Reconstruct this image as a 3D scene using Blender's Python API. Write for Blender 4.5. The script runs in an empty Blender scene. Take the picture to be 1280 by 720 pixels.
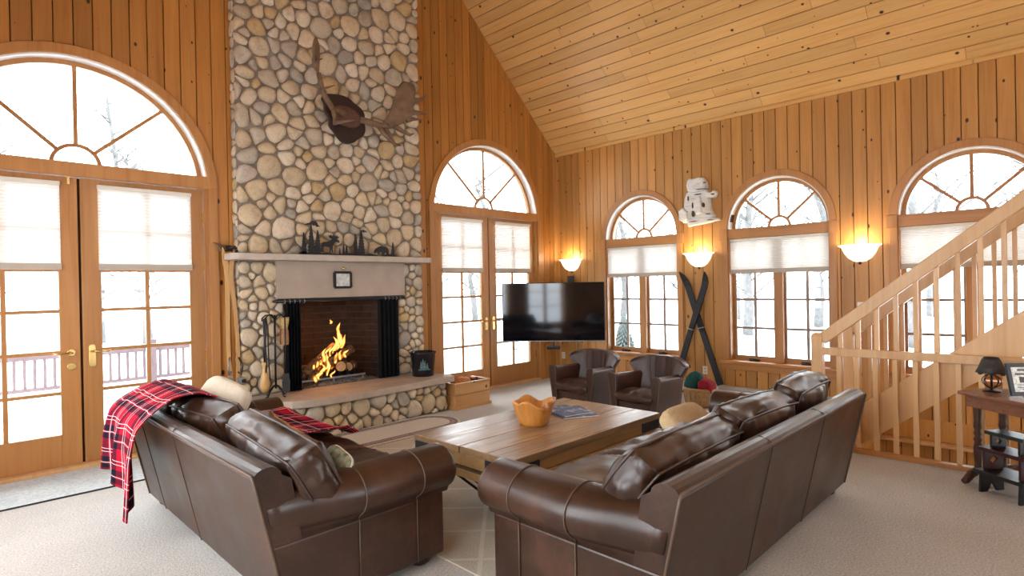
import bpy, bmesh, math, random
from mathutils import Vector, Matrix, noise
PI = math.pi
R = math.radians
random.seed(7)
S = bpy.context.scene
COL = S.collection

# ------------------------------------------------------------------ camera, sky, lights, exposure
cam_d = bpy.data.cameras.new('camera')
cam_d.sensor_width = 36.0
cam_d.lens = 717.466 / 1280 * 36
cam_d.clip_start = 0.05
cam = bpy.data.objects.new('camera', cam_d)
COL.objects.link(cam)
def cam_matrix(yaw, pitch, roll, loc):
    f = Vector((math.sin(yaw) * math.cos(pitch), math.cos(yaw) * math.cos(pitch), math.sin(pitch)))
    rt = Vector((math.cos(yaw), -math.sin(yaw), 0))
    up = rt.cross(f)
    c, s = math.cos(roll), math.sin(roll)
    r2, u2 = c * rt + s * up, -s * rt + c * up
    m = Matrix((r2, u2, -f)).transposed().to_4x4()
    m.translation = loc
    return m
cam.matrix_world = cam_matrix(0.791006, -0.0032753, -0.0195132, (0, 0, 1.25))
S.camera = cam

S.view_settings.view_transform = 'Standard'
S.view_settings.look = 'None'
S.view_settings.gamma = 1.0
S.view_settings.use_curve_mapping = False
S.view_settings.exposure = 0.0

world = bpy.data.worlds.new('overcast_sky')
S.world = world
world.use_nodes = True
bg = world.node_tree.nodes['Background']
bg.inputs['Color'].default_value = (0.88, 0.95, 1.0, 1)
bg.inputs['Strength'].default_value = 13.5

def area(name, loc, target, sx, sy, energy, color=(1, 1, 1), portal=False):
    d = bpy.data.lights.new(name, 'AREA')
    d.shape = 'RECTANGLE'; d.size = sx; d.size_y = sy; d.energy = energy; d.color = color
    o = bpy.data.objects.new(name, d); COL.objects.link(o)
    o.location = loc
    o.rotation_euler = (Vector(target) - Vector(loc)).to_track_quat('-Z', 'Y').to_euler()
    if portal: d.cycles.is_portal = True
    return o
# soft fill light added in the unseen rear half of the room, behind the camera
area('rear_fill_light', (1.8, -2.9, 3.3), (3.0, 3.0, 1.0), 3.0, 2.0, 20, (1.0, 0.93, 0.84))
# sky portals at the windows (they only guide the sky's light in)
for cx in (0.76, 4.81):
    area('window_portal', (cx, 5.32, 1.55), (cx, 0, 1.55), 1.72, 3.0, 1, portal=True)
for cy in (3.8, 2.2, 0.635):
    area('window_portal', (6.27, cy, 1.35), (0, cy, 1.35), 1.02, 2.0, 1, portal=True)
for cy in (3.8, 2.2, 0.635):
    area('window_portal', (-0.8, cy, 1.35), (5, cy, 1.35), 1.02, 2.0, 1, portal=True)
area('window_portal', (2.75, -4.75, 1.6), (2.75, 0, 1.6), 1.7, 2.0, 1, portal=True)

# ------------------------------------------------------------------ mesh helpers
class MB:
    def __init__(s):
        s.v = []; s.f = []; s.sm = []; s.uv = []; s.M = Matrix.Identity(4)
    def add(s, verts, faces, smooth=False, uvs=None):
        o = len(s.v)
        s.v += [tuple(s.M @ Vector(p)) for p in verts]
        s.f += [tuple(i + o for i in f) for f in faces]
        s.sm += [smooth] * len(faces)
        s.uv += list(uvs) if uvs else [(0, 0)] * len(verts)
        return s
    def box(s, x0, y0, z0, x1, y1, z1):
        return s.fbox(lambda a, b, c: (a, b, c), x0, x1, y0, y1, z0, z1)
    def fbox(s, F, u0, u1, v0, v1, w0, w1):
        p = [F(u, v, w) for w in (w0, w1) for v in (v0, v1) for u in (u0, u1)]
        return s.add(p, [(0, 2, 3, 1), (4, 5, 7, 6), (0, 1, 5, 4), (2, 6, 7, 3), (0, 4, 6, 2), (1, 3, 7, 5)])
    def bar(s, a, b, w, h, up=(0, 0, 1)):
        a, b = Vector(a), Vector(b); t = (b - a).normalized(); up = Vector(up)
        x = t.cross(up)
        if x.length < 1e-4: x = t.cross(Vector((1, 0, 0)))
        x.normalize(); y = x.cross(t)
        p = [q + x * (i * w / 2) + y * (j * h / 2) for q in (a, b) for j in (-1, 1) for i in (-1, 1)]
        return s.add(p, [(0, 2, 3, 1), (4, 5, 7, 6), (0, 1, 5, 4), (2, 6, 7, 3), (0, 4, 6, 2), (1, 3, 7, 5)])
    def tube(s, pts, r, n=8, closed=False, cap=True, flat=1.0):
        pts = [Vector(p) for p in pts]; m = len(pts)
        rs = r if isinstance(r, (list, tuple)) else [r] * m
        vs = []; prev = None
        for i, p in enumerate(pts):
            if closed: t = pts[(i + 1) % m] - pts[i - 1]
            else: t = pts[min(i + 1, m - 1)] - pts[max(i - 1, 0)]
            t.normalize()
            if prev is None:
                a = Vector((0, 0, 1)) if abs(t.z) < .9 else Vector((1, 0, 0))
                x = t.cross(a).normalized()
            else:
                x = (prev - t * prev.dot(t)).normalized()
            prev = x; y = t.cross(x)
            for k in range(n):
                an = 2 * PI * k / n
                vs.append(p + (x * math.cos(an) + y * math.sin(an) * flat) * rs[i])
        fs = []
        for i in range(m if closed else m - 1):
            j = (i + 1) % m
            for k in range(n):
                l = (k + 1) % n
                fs.append((i * n + k, i * n + l, j * n + l, j * n + k))
        s.add(vs, fs, True)
        if cap and not closed:
            o = len(s.v) - len(vs)
            s.f += [tuple(o + k for k in reversed(range(n))), tuple(o + (m - 1) * n + k for k in range(n))]; s.sm += [False] * 2
        return s
    def lathe(s, prof, n=20, c=(0, 0, 0), a0=0, a1=2 * PI):
        full = abs(a1 - a0 - 2 * PI) < 1e-6
        k = n if full else n + 1
        vs = []
        for (r, z) in prof:
            for i in range(k):
                an = a0 + (a1 - a0) * i / n
                vs.append((c[0] + r * math.cos(an), c[1] + r * math.sin(an), c[2] + z))
        fs = []
        for j in range(len(prof) - 1):
            for i in range(n):
                l = (i + 1) % k
                fs.append((j * k + i, j * k + l, (j + 1) * k + l, (j + 1) * k + i))
        return s.add(vs, fs, True)
    def prism(s, poly, F, d0, d1, smooth=False):
        n = len(poly)
        vs = [F(a, b, d0) for a, b in poly] + [F(a, b, d1) for a, b in poly]
        fs = [tuple(reversed(range(n))), tuple(range(n, 2 * n))]
        s.add(vs, fs + [(i, (i + 1) % n, n + (i + 1) % n, n + i) for i in range(n)], False)
        if smooth:
            for i in range(n): s.sm[-1 - i] = True
        return s
    def loft(s, secs, closed=True, cap=True, smooth=True):
        n = len(secs[0]); vs = [p for q in secs for p in q]; fs = []
        for j in range(len(secs) - 1):
            for i in range(n if closed else n - 1):
                l = (i + 1) % n
                fs.append((j * n + i, j * n + l, (j + 1) * n + l, (j + 1) * n + i))
        s.add(vs, fs, smooth)
        if cap:
            o = len(s.v) - len(vs)
            s.f += [tuple(o + i for i in reversed(range(n))), tuple(o + (len(secs) - 1) * n + i for i in range(n))]; s.sm += [False] * 2
        return s
    def grid(s, fn, nu, nv, smooth=True):
        vs = []; uv = []
        for j in range(nv + 1):
            for i in range(nu + 1):
                vs.append(fn(i / nu, j / nv)); uv.append((i / nu, j / nv))
        fs = [(j * (nu + 1) + i, j * (nu + 1) + i + 1, (j + 1) * (nu + 1) + i + 1, (j + 1) * (nu + 1) + i) for j in range(nv) for i in range(nu)]
        return s.add(vs, fs, smooth, uv)
    def arc(s, F, cx, z0, r0, r1, d0, d1, a0=0, a1=PI, n=24):
        secs = []
        for i in range(n + 1):
            a = a0 + (a1 - a0) * i / n; c, q = math.cos(a), math.sin(a)
            secs.append([F(cx + r0 * c, z0 + r0 * q, d0), F(cx + r1 * c, z0 + r1 * q, d0), F(cx + r1 * c, z0 + r1 * q, d1), F(cx + r0 * c, z0 + r0 * q, d1)])
        return s.loft(secs, smooth=False)
    def pillow(s, hw, hd, ht, e1=.3, e2=.55, n=40, m=18, wr=0.0, seed=0, bulge=0.0):
        def sp(v, e): return math.copysign(abs(v) ** e, v)
        vs = []
        for j in range(m + 1):
            ph = -PI / 2 + PI * j / m
            cr, sr = sp(math.cos(ph), e2), sp(math.sin(ph), e2)
            for i in range(n):
                th = 2 * PI * i / n
                x, y, z = hw * cr * sp(math.cos(th), e1), hd * cr * sp(math.sin(th), e1), ht * sr
                u, v = x / hw, y / hd
                z *= 1 + bulge * (1 - u * u) * (1 - v * v)
                if wr:
                    nn = noise.noise(Vector((x * 9 + seed, y * 5 + seed * 2, z * 9)))
                    n2 = noise.noise(Vector((x * 26 + seed, y * 9, z * 12 + seed)))
                    z += wr * (nn + .55 * n2); x += wr * .5 * nn; y += wr * .5 * n2
                vs.append((x, y, z))
        fs = [(j * n + i, j * n + (i + 1) % n, (j + 1) * n + (i + 1) % n, (j + 1) * n + i) for j in range(m) for i in range(n)]
        return s.add(vs, fs, True)
    def boxed(s, hw, hh, hb, crown, wr=.006, seed=0, k=.16, n=26, nb=4):
        # boxed upholstery cushion: two crowned faces joined by a boxing strip
        def plan(u, v):
            return hw * u * math.sqrt(1 - k * v * v / 2), hh * v * math.sqrt(1 - k * u * u / 2)
        def wrk(x, y, z, e):
            a = noise.noise(Vector((x * 16 + seed, y * 5, z * 3 + seed)))
            b = noise.noise(Vector((x * 6 + seed, y * 6 + seed, z * 6)))
            c = abs(noise.noise(Vector((x * 24 + y * 9 + seed, y * 7 - seed, 2.0))))
            return wr * (b + .8 * a * e - 1.1 * c * e)
        cs = [math.sin(PI / 2 * (-1 + 2 * i / n)) for i in range(n + 1)]
        for sg in (1, -1):
            vs = []
            for v in cs:
                for u in cs:
                    x, y = plan(u, v); e = ((1 - u * u) * (1 - v * v)) ** .42
                    edge = 1 - min(1, 3 * min(1 - abs(u), 1 - abs(v)))
                    vs.append((x, y, sg * (hb + crown * e + (wrk(x, y, sg, .5 + edge) * (1 if 0 < e else 0)))))
            m = n + 1
            s.add(vs, [(j * m + i, j * m + i + 1, (j + 1) * m + i + 1, (j + 1) * m + i) for j in range(n) for i in range(n)], True)
        per = [(c, -1) for c in cs] + [(1, c) for c in cs[1:]] + [(c, 1) for c in cs[::-1][1:]] + [(-1, c) for c in cs[::-1][1:-1]]
        secs = []
        for j in range(nb + 1):
            t = -1 + 2 * j / nb; q = []
            for u, v in per:
                x, y = plan(u, v); g = 1 + (1 - t * t) * .026 / max(.1, math.hypot(x, y))
                w = noise.noise(Vector((x * 19 + seed, y * 19, t * 1.2))) * wr * 1.3 * (1 - t * t)
                L = max(.05, math.hypot(x, y)); q.append((x * (g + w / L), y * (g + w / L), t * hb))
            secs.append(q)
        s.loft(secs, cap=False)
        s.per = [plan(u, v) for u, v in per]
        return s
    def build(s, name, mat, parent=None, bevel=0.0, kind=None, label=None, seg=2, weld=False):
        me = bpy.data.meshes.new(name)
        me.from_pydata(s.v, [], s.f)
        me.polygons.foreach_set('use_smooth', s.sm)
        if any(u != (0, 0) for u in s.uv):
            l = me.uv_layers.new(name='UVMap')
            for lp in me.loops: l.data[lp.index].uv = s.uv[lp.vertex_index]
        if s.sm and not all(s.sm) or True:
            bm = bmesh.new(); bm.from_mesh(me)
            bmesh.ops.remove_doubles(bm, verts=bm.verts, dist=1e-5) if weld else None
            bmesh.ops.recalc_face_normals(bm, faces=bm.faces)
            bm.to_mesh(me); bm.free()
        me.materials.append(mat)
        o = bpy.data.objects.new(name, me); COL.objects.link(o)
        if parent: o.parent = parent
        if bevel:
            b = o.modifiers.new('bevel', 'BEVEL'); b.width = bevel; b.segments = seg; b.limit_method = 'ANGLE'; b.angle_limit = R(40)
        if kind: o['kind'] = kind
        if label: o['label'] = label
        return o

def thing(name, label, cat, loc=(0, 0, 0), rz=0.0, group=None, kind=None):
    o = bpy.data.objects.new(name, None); COL.objects.link(o)
    o.empty_display_size = .05
    o.location = loc; o.rotation_euler = (0, 0, rz); o['label'] = label; o['category'] = cat
    if group: o['group'] = group
    if kind: o['kind'] = kind
    return o
def tag(o, label, cat, group=None, kind=None):
    o['label'] = label; o['category'] = cat
    if group: o['group'] = group
    if kind: o['kind'] = kind
    return o
def struct(name, label=None, cat=None):
    o = bpy.data.objects.new(name, None); COL.objects.link(o); o['kind'] = 'structure'
    o.empty_display_size = .05
    if label: o['label'] = label; o['category'] = cat
    return o
def copy_tree(o, parent=None):
    c = o.copy(); COL.objects.link(c); c.parent = parent
    for ch in list(o.children): copy_tree(ch, c)
    return c
def RM(rx=0, ry=0, rz=0, loc=(0, 0, 0)):
    from mathutils import Euler
    m = Euler((rx, ry, rz)).to_matrix().to_4x4(); m.translation = loc
    return m

# ------------------------------------------------------------------ materials
class NT:
    def __init__(s, name):
        s.m = bpy.data.materials.new(name); s.m.use_nodes = True
        s.t = s.m.node_tree; s.n = s.t.nodes; s.b = s.n['Principled BSDF']; s.out = s.n['Material Output']
    def new(s, typ, **kw):
        n = s.n.new(typ)
        for k, v in kw.items(): setattr(n, k, v)
        return n
    def l(s, a, b): s.t.links.new(a, b)
    def coord(s, which='Object'): return s.new('ShaderNodeTexCoord').outputs[which]
    def mapping(s, v, scale=(1, 1, 1), loc=(0, 0, 0), rot=(0, 0, 0)):
        n = s.new('ShaderNodeMapping'); n.inputs['Scale'].default_value = scale; n.inputs['Location'].default_value = loc; n.inputs['Rotation'].default_value = rot
        s.l(v, n.inputs['Vector']); return n.outputs[0]
    def noise(s, v, scale=5, detail=4, rough=.55, dist=0):
        n = s.new('ShaderNodeTexNoise'); n.inputs['Scale'].default_value = scale; n.inputs['Detail'].default_value = detail
        n.inputs['Roughness'].default_value = rough; n.inputs['Distortion'].default_value = dist
        if v: s.l(v, n.inputs['Vector'])
        return n.outputs[0]
    def ramp(s, f, stops, interp='LINEAR'):
        n = s.new('ShaderNodeValToRGB'); r = n.color_ramp; r.interpolation = interp
        while len(r.elements) < len(stops): r.elements.new(.5)
        for e, (p, c) in zip(r.elements, stops):
            e.position = p; e.color = (c[0], c[1], c[2], 1) if isinstance(c, (tuple, list)) else (c, c, c, 1)
        s.l(f, n.inputs[0]); return n.outputs[0]
    def mix(s, f, a, b, mode='MIX'):
        n = s.new('ShaderNodeMix', data_type='RGBA', blend_type=mode)
        for i, x in ((0, f), (6, a), (7, b)):
            if hasattr(x, 'links'): s.l(x, n.inputs[i])
            elif i == 0: n.inputs[0].default_value = x
            else: n.inputs[i].default_value = (x[0], x[1], x[2], 1)
        return n.outputs[2]
    def math(s, op, a, b=None):
        n = s.new('ShaderNodeMath', operation=op)
        for i, x in ((0, a), (1, b)):
            if x is None: continue
            if hasattr(x, 'links'): s.l(x, n.inputs[i])
            else: n.inputs[i].default_value = x
        return n.outputs[0]
    def bump(s, h, st=.3, dist=.01):
        n = s.new('ShaderNodeBump'); n.inputs['Strength'].default_value = st; n.inputs['Distance'].default_value = dist
        s.l(h, n.inputs['Height']); s.l(n.outputs[0], s.b.inputs['Normal'])
    def set(s, **kw):
        for k, v in kw.items():
            k = {'base': 'Base Color', 'rough': 'Roughness', 'metal': 'Metallic', 'spec': 'Specular IOR Level', 'emit': 'Emission Color', 'estr': 'Emission Strength', 'alpha': 'Alpha', 'sheen': 'Sheen Weight', 'coat': 'Coat Weight', 'coatr': 'Coat Roughness', 'trans': 'Transmission Weight'}[k]
            i = s.b.inputs[k]
            if hasattr(v, 'links'): s.l(v, i)
            elif isinstance(v, (tuple, list)): i.default_value = (v[0], v[1], v[2], 1)
            else: i.default_value = v
        return s

def plain(name, base, rough=.5, metal=0.0, var=.12, scale=12, bump=0.0, **kw):
    t = NT(name); f = t.noise(t.coord(), scale, 4)
    d = [c * (1 - var) for c in base]; e = [min(1, c * (1 + var)) for c in base]
    t.set(base=t.ramp(f, [(.3, d), (.7, e)]), rough=rough, metal=metal, **kw)
    if bump: t.bump(t.noise(t.coord(), scale * 6, 3), bump, .004)
    return t.m

def wood(name, light, mid, dark, lat='X', lon='Z', knots=True, rough=.42, tone=.22, kscale=(5.5, 3.4), grain=1.0, spec=.5, wear=0.0):
    t = NT(name); co = t.coord(); sep = t.new('ShaderNodeSeparateXYZ'); t.l(co, sep.inputs[0])
    info = t.new('ShaderNodeObjectInfo').outputs['Random']
    cmb = t.new('ShaderNodeCombineXYZ')
    a = t.math('ADD', sep.outputs[lat], t.math('MULTIPLY', info, 37.0))
    b = t.math('ADD', sep.outputs[lon], t.math('MULTIPLY', info, 91.0))
    third = [k for k in 'XYZ' if k not in (lat, lon)][0]
    t.l(a, cmb.inputs[0]); t.l(b, cmb.inputs[1]); t.l(sep.outputs[third], cmb.inputs[2])
    v = cmb.outputs[0]
    warp = t.noise(t.mapping(v, (3, 1.2, 3)), 1.0, 2)
    wv = t.new('ShaderNodeVectorMath', operation='ADD'); sc = t.new('ShaderNodeVectorMath', operation='SCALE')
    wc = t.new('ShaderNodeCombineXYZ'); t.l(warp, wc.inputs[0]); t.l(wc.outputs[0], sc.inputs[0]); sc.inputs['Scale'].default_value = .05
    t.l(v, wv.inputs[0]); t.l(sc.outputs[0], wv.inputs[1])
    g1 = t.noise(t.mapping(wv.outputs[0], (38 * grain, 1.6 * grain, 38 * grain)), 1.0, 4, .6)
    g2 = t.noise(t.mapping(wv.outputs[0], (9, .55, 9)), 1.0, 3)
    g = t.math('ADD', t.math('MULTIPLY', g1, .55), t.math('MULTIPLY', g2, .45))
    col = t.ramp(g, [(.30, dark), (.47, mid), (.68, light)])
    tn = t.ramp(info, [(0, 1 - tone), (.5, 1.0), (1, 1 + tone * .45)])
    col = t.mix(1.0, col, tn, 'MULTIPLY')
    if knots:
        vo = t.new('ShaderNodeTexVoronoi', voronoi_dimensions='2D', feature='F1'); vo.inputs['Scale'].default_value = 1
        t.l(t.mapping(v, (kscale[0], kscale[1], 1)), vo.inputs['Vector'])
        vs = t.new('ShaderNodeSeparateXYZ'); t.l(vo.outputs['Color'], vs.inputs[0])
        rad = t.math('MULTIPLY', t.math('POWER', vs.outputs[0], 1.7), .092)
        q = t.math('DIVIDE', vo.outputs['Distance'], t.math('ADD', rad, .004))
        col = t.mix(t.ramp(q, [(.75, 1), (2.4, 0)] if False else [(.30, .75), (.95, 0)]), col, tuple(c * .45 for c in dark))
        core = t.ramp(t.math('MULTIPLY', q, .5), [(.28, 1), (.5, 0)])
        col = t.mix(core, col, (.035, .012, .005))
    if wear:
        w = t.noise(t.mapping(v, (16, 3, 16)), 1, 5, .7)
        col = t.mix(t.ramp(w, [(.55, 0), (.72, wear)]), col, tuple(min(1, c * 1.5) for c in light))
    t.set(base=col, rough=t.ramp(g1, [(.3, rough + .1), (.7, rough - .06)]), spec=spec)
    t.bump(g1, .12, .003)
    return t.m

M = {}
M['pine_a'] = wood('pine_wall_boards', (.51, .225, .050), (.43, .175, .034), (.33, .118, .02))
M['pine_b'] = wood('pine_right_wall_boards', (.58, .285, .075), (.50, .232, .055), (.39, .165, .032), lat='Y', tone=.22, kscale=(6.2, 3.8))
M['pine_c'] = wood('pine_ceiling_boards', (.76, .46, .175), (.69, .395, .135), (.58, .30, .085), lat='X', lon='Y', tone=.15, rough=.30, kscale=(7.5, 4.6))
M['trim'] = wood('pine_trim', (.50, .235, .072), (.44, .195, .055), (.36, .145, .036), lat='X', knots=False, tone=.12, rough=.4)
M['trim_y'] = wood('pine_trim_horizontal', (.52, .245, .075), (.46, .20, .055), (.38, .15, .038), lat='Z', lon='Y', knots=False, tone=.12, rough=.4)
M['maple'] = wood('maple_stair', (.70, .435, .205), (.64, .375, .165), (.56, .31, .12), lat='X', knots=False, tone=.12, rough=.38)
M['joint'] = plain('board_joint', (.07, .026, .008), .9)

def leather(name, base, rough=.34):
    t = NT(name); co = t.coord()
    f = t.noise(co, 3.5, 4, .55); g = t.noise(co, 26, 5, .7)
    c = t.ramp(t.math('ADD', t.math('MULTIPLY', f, .75), t.math('MULTIPLY', g, .25)), [(.36, [x * .6 for x in base]), (.52, base), (.68, [min(1, x * 1.9) for x in base])])
    dv = t.new('ShaderNodeVectorMath', operation='ADD'); k = t.new('ShaderNodeCombineXYZ'); n1 = t.noise(co, 7, 3); t.l(t.math('MULTIPLY', n1, .22), k.inputs[0]); t.l(t.math('MULTIPLY', n1, -.18), k.inputs[2])
    t.l(co, dv.inputs[0]); t.l(k.outputs[0], dv.inputs[1])
    ve = t.new('ShaderNodeTexVoronoi', feature='DISTANCE_TO_EDGE'); ve.inputs['Scale'].default_value = 13; t.l(dv.outputs[0], ve.inputs['Vector'])
    vein = t.math('MULTIPLY', t.ramp(ve.outputs['Distance'], [(.0, 1), (.045, 0)]), t.ramp(t.noise(co, 5, 3), [(.42, 0), (.66, .38)]))
    c = t.mix(vein, c, [min(1, x * 3.4) for x in base])
    t.set(base=c, rough=t.ramp(f, [(.3, rough - .05), (.7, rough + .10)]), spec=.55)
    v = t.new('ShaderNodeTexVoronoi', feature='F1'); v.inputs['Scale'].default_value = 260; t.l(co, v.inputs['Vector'])
    t.bump(t.math('ADD', t.math('MULTIPLY', v.outputs['Distance'], .10), t.noise(co, 9, 2, .5)), .10, .01)
    return t.m
M['leather'] = leather('brown_leather', (.038, .0150, .0073), .33)
M['leather2'] = leather('dark_brown_chair_leather', (.052, .0205, .0130), .43)
M['piping'] = plain('leather_piping', (.045, .022, .015), .4)
M['welt'] = plain('light_leather_seam', (.095, .055, .035), .5)
M['foot'] = plain('dark_turned_wood', (.03, .015, .008), .35)

def carpet(name, a, b, sc=170, bump=.5):
    t = NT(name); co = t.coord()
    f = t.noise(co, sc, 3, .8); g = t.noise(co, 2.2, 3)
    c = t.ramp(f, [(.36, a), (.62, b)])
    c = t.mix(.18, c, t.ramp(g, [(.3, [x * .75 for x in a]), (.7, b)]))
    t.set(base=c, rough=.95, spec=.15, sheen=.2); t.bump(f, bump, .01)
    return t.m
M['carpet'] = carpet('speckled_carpet', (.325, .296, .266), (.655, .62, .57), 105)
M['mat'] = carpet('grey_door_mat', (.36, .40, .41), (.60, .63, .63), 45)
M['black'] = plain('black_iron', (.012, .012, .013), .45, 0.3)
M['blackm'] = plain('matte_black', (.012, .011, .014), .7)
M['brass'] = plain('brass', (.75, .52, .2), .25, 1.0, .05)
M['steel'] = plain('steel', (.45, .45, .46), .3, 1.0, .05)
M['pewter'] = plain('grey_metal', (.35, .37, .40), .4, .8)
M['white'] = plain('white_plastic', (.72, .68, .58), .4, 0, .03)
M['heater'] = plain('heater_enamel', (.42, .40, .37), .45, .1, .04)
M['glassblk'] = plain('tv_panel', (.004, .004, .006), .06, 0, .0)
M['snow'] = plain('snow', (.86, .88, .92), .9, 0, .04, 1.5, .3)
M['deck'] = plain('weathered_red_deck', (.098, .062, .064), .8, 0, .15)
M['bark'] = plain('tree_bark', (.080, .077, .074), .9, 0, .3, 6)
M['barkdark'] = plain('dark_bark_scar', (.10, .075, .06), .9, 0, .4, 30)
M['needles'] = plain('conifer_needles', (.050, .062, .057), .9, 0, .3, 6)
M['lintel'] = plain('taupe_stone_panel', (.40, .315, .25), .75, 0, .10, 5, .15)
M['slab'] = plain('sandstone_slab', (.43, .345, .275), .62, 0, .14, 7, .35)
M['mantel'] = plain('mantel_stone', (.47, .40, .335), .7, 0, .12, 9, .3)
M['mortar'] = plain('mortar', (.24, .20, .155), .95, 0, .18, 30, .6)
def stone_mat():
    t = NT('field_stone'); info = t.new('ShaderNodeObjectInfo').outputs['Random']; co = t.coord()
    isl = t.new('ShaderNodeNewGeometry').outputs['Random Per Island']
    rnd = t.math('FRACT', t.math('ADD', t.math('MULTIPLY', info, 7.31), isl))
    base = t.ramp(rnd, [(0, (.52, .42, .29)), (.15, (.60, .50, .37)), (.30, (.46, .39, .30)), (.42, (.57, .46, .31)), (.56, (.43, .385, .32)), (.64, (.62, .53, .41)), (.78, (.50, .37, .20)), (.83, (.49, .43, .35)), (.93, (.36, .33, .29)), (.97, (.66, .57, .45))], 'CONSTANT')
    off = t.new('ShaderNodeVectorMath', operation='ADD'); k = t.new('ShaderNodeCombineXYZ'); t.l(t.math('MULTIPLY', rnd, 50), k.inputs[0])
    t.l(co, off.inputs[0]); t.l(k.outputs[0], off.inputs[1])
    f = t.noise(off.outputs[0], 11, 6, .68); g = t.noise(off.outputs[0], 70, 3, .7)
    c = t.mix(.85, base, t.ramp(f, [(.28, (.62, .58, .54)), (.5, (.95, .93, .9)), (.72, (1.12, 1.1, 1.05))]), 'MULTIPLY')
    c = t.mix(.35, c, t.ramp(g, [(.35, (.7, .66, .62)), (.65, (1.1, 1.1, 1.1))]), 'MULTIPLY')
    c = t.mix(1.0, c, (1.10, 1.10, 1.10), 'MULTIPLY')
    t.set(base=c, rough=.78, spec=.3); t.bump(t.math('ADD', f, t.math('MULTIPLY', g, .4)), .4, .012)
    return t.m
M['stone'] = stone_mat()
def brick_mat():
    t = NT('sooty_firebrick'); info = t.new('ShaderNodeObjectInfo').outputs['Random']
    f = t.noise(t.coord(), 14, 5)
    t.set(base=t.mix(.6, t.ramp(info, [(0, (.035, .022, .017)), (1, (.065, .040, .030))]), t.ramp(f, [(.3, (.25, .22, .2)), (.7, (1, 1, 1))]), 'MULTIPLY'), rough=.9)
    return t.m
M['brick'] = brick_mat()
M['soot'] = plain('sooty_mortar', (.060, .048, .040), .95, 0, .4)
def glass_mat():
    t = NT('window_glass')
    tr = t.new('ShaderNodeBsdfTransparent'); gl = t.new('ShaderNodeBsdfGlossy'); gl.inputs['Roughness'].default_value = .02
    fr = t.new('ShaderNodeFresnel'); fr.inputs['IOR'].default_value = 1.35
    mx = t.new('ShaderNodeMixShader'); t.l(fr.outputs[0], mx.inputs[0]); t.l(tr.outputs[0], mx.inputs[1]); t.l(gl.outputs[0], mx.inputs[2])
    tr.inputs[0].default_value = (.97, .98, .98, 1)
    t.l(mx.outputs[0], t.out.inputs[0]); t.n.remove(t.b)
    return t.m
M['glass'] = glass_mat()
def shade_mat():
    t = NT('pleated_shade_fabric')
    d = t.new('ShaderNodeBsdfDiffuse'); d.inputs[0].default_value = (.86, .84, .80, 1)
    tl = t.new('ShaderNodeBsdfTranslucent'); tl.inputs[0].default_value = (.86, .84, .81, 1)
    mx = t.new('ShaderNodeMixShader'); mx.inputs[0].default_value = .13
    t.l(d.outputs[0], mx.inputs[1]); t.l(tl.outputs[0], mx.inputs[2]); t.l(mx.outputs[0], t.out.inputs[0]); t.n.remove(t.b)
    return t.m
M['shade'] = shade_mat()
M['shaderail'] = plain('shade_rail', (.46, .40, .33), .6, 0, .05)
M['litreveal'] = plain('daylit_white_reveal', (.82, .80, .76), .5, 0, .03)  # jamb reveal of the arches, its daylit white put into the colour
M['sash'] = plain('grey_brown_sash', (.30, .22, .17), .5, 0, .1)
def emitter(name, col, st):
    t = NT(name); t.set(base=(.8, .75, .65), emit=col, estr=st, rough=.3); return t.m
M['sconce'] = emitter('lit_alabaster_glass', (1.0, .88, .66), 1.7)
def flame_mat():
    t = NT('flame'); lw = t.new('ShaderNodeLayerWeight'); lw.inputs[0].default_value = .4
    f = t.noise(t.coord(), 26, 3)
    c = t.ramp(lw.outputs['Facing'], [(.0, (2.6, 1.55, .45)), (.28, (1.9, .75, .10)), (.6, (1.1, .24, .02)), (1, (.5, .06, .005))])
    e = t.new('ShaderNodeEmission'); t.l(c, e.inputs[0]); e.inputs[1].default_value = 1.0
    tr = t.new('ShaderNodeBsdfTransparent'); mx = t.new('ShaderNodeMixShader')
    t.l(t.math('MAXIMUM', t.ramp(lw.outputs['Facing'], [(.25, .05), (.85, .95)]), t.ramp(f, [(.46, 0), (.62, .75)])), mx.inputs[0]); t.l(e.outputs[0], mx.inputs[1]); t.l(tr.outputs[0], mx.inputs[2])
    t.l(mx.outputs[0], t.out.inputs[0]); t.n.remove(t.b)
    return t.m
M['flame'] = flame_mat()
def log_mat():
    t = NT('charred_log'); f = t.noise(t.coord(), 18, 4); e = t.noise(t.coord(), 9, 3)
    t.set(base=t.ramp(f, [(.35, (.02, .015, .012)), (.6, (.16, .09, .045)), (.8, (.3, .18, .09))]), rough=.9, emit=(1, .22, .03), estr=t.ramp(e, [(.60, 0), (.74, 1.4)]))
    t.bump(f, .6, .02); return t.m
M['log'] = log_mat()
M['logend'] = plain('split_log_end', (.42, .26, .12), .8, 0, .25, 30)
def ash_mat():
    t = NT('ash_and_embers'); f = t.noise(t.coord(), 40, 4, .7); e = t.noise(t.coord(), 22, 2)
    t.set(base=t.ramp(f, [(.35, (.03, .028, .026)), (.7, (.34, .32, .30))]), rough=1, emit=(1, .2, .03), estr=t.ramp(e, [(.66, 0), (.74, 1.2)])); return t.m
M['ash'] = ash_mat()

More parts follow.
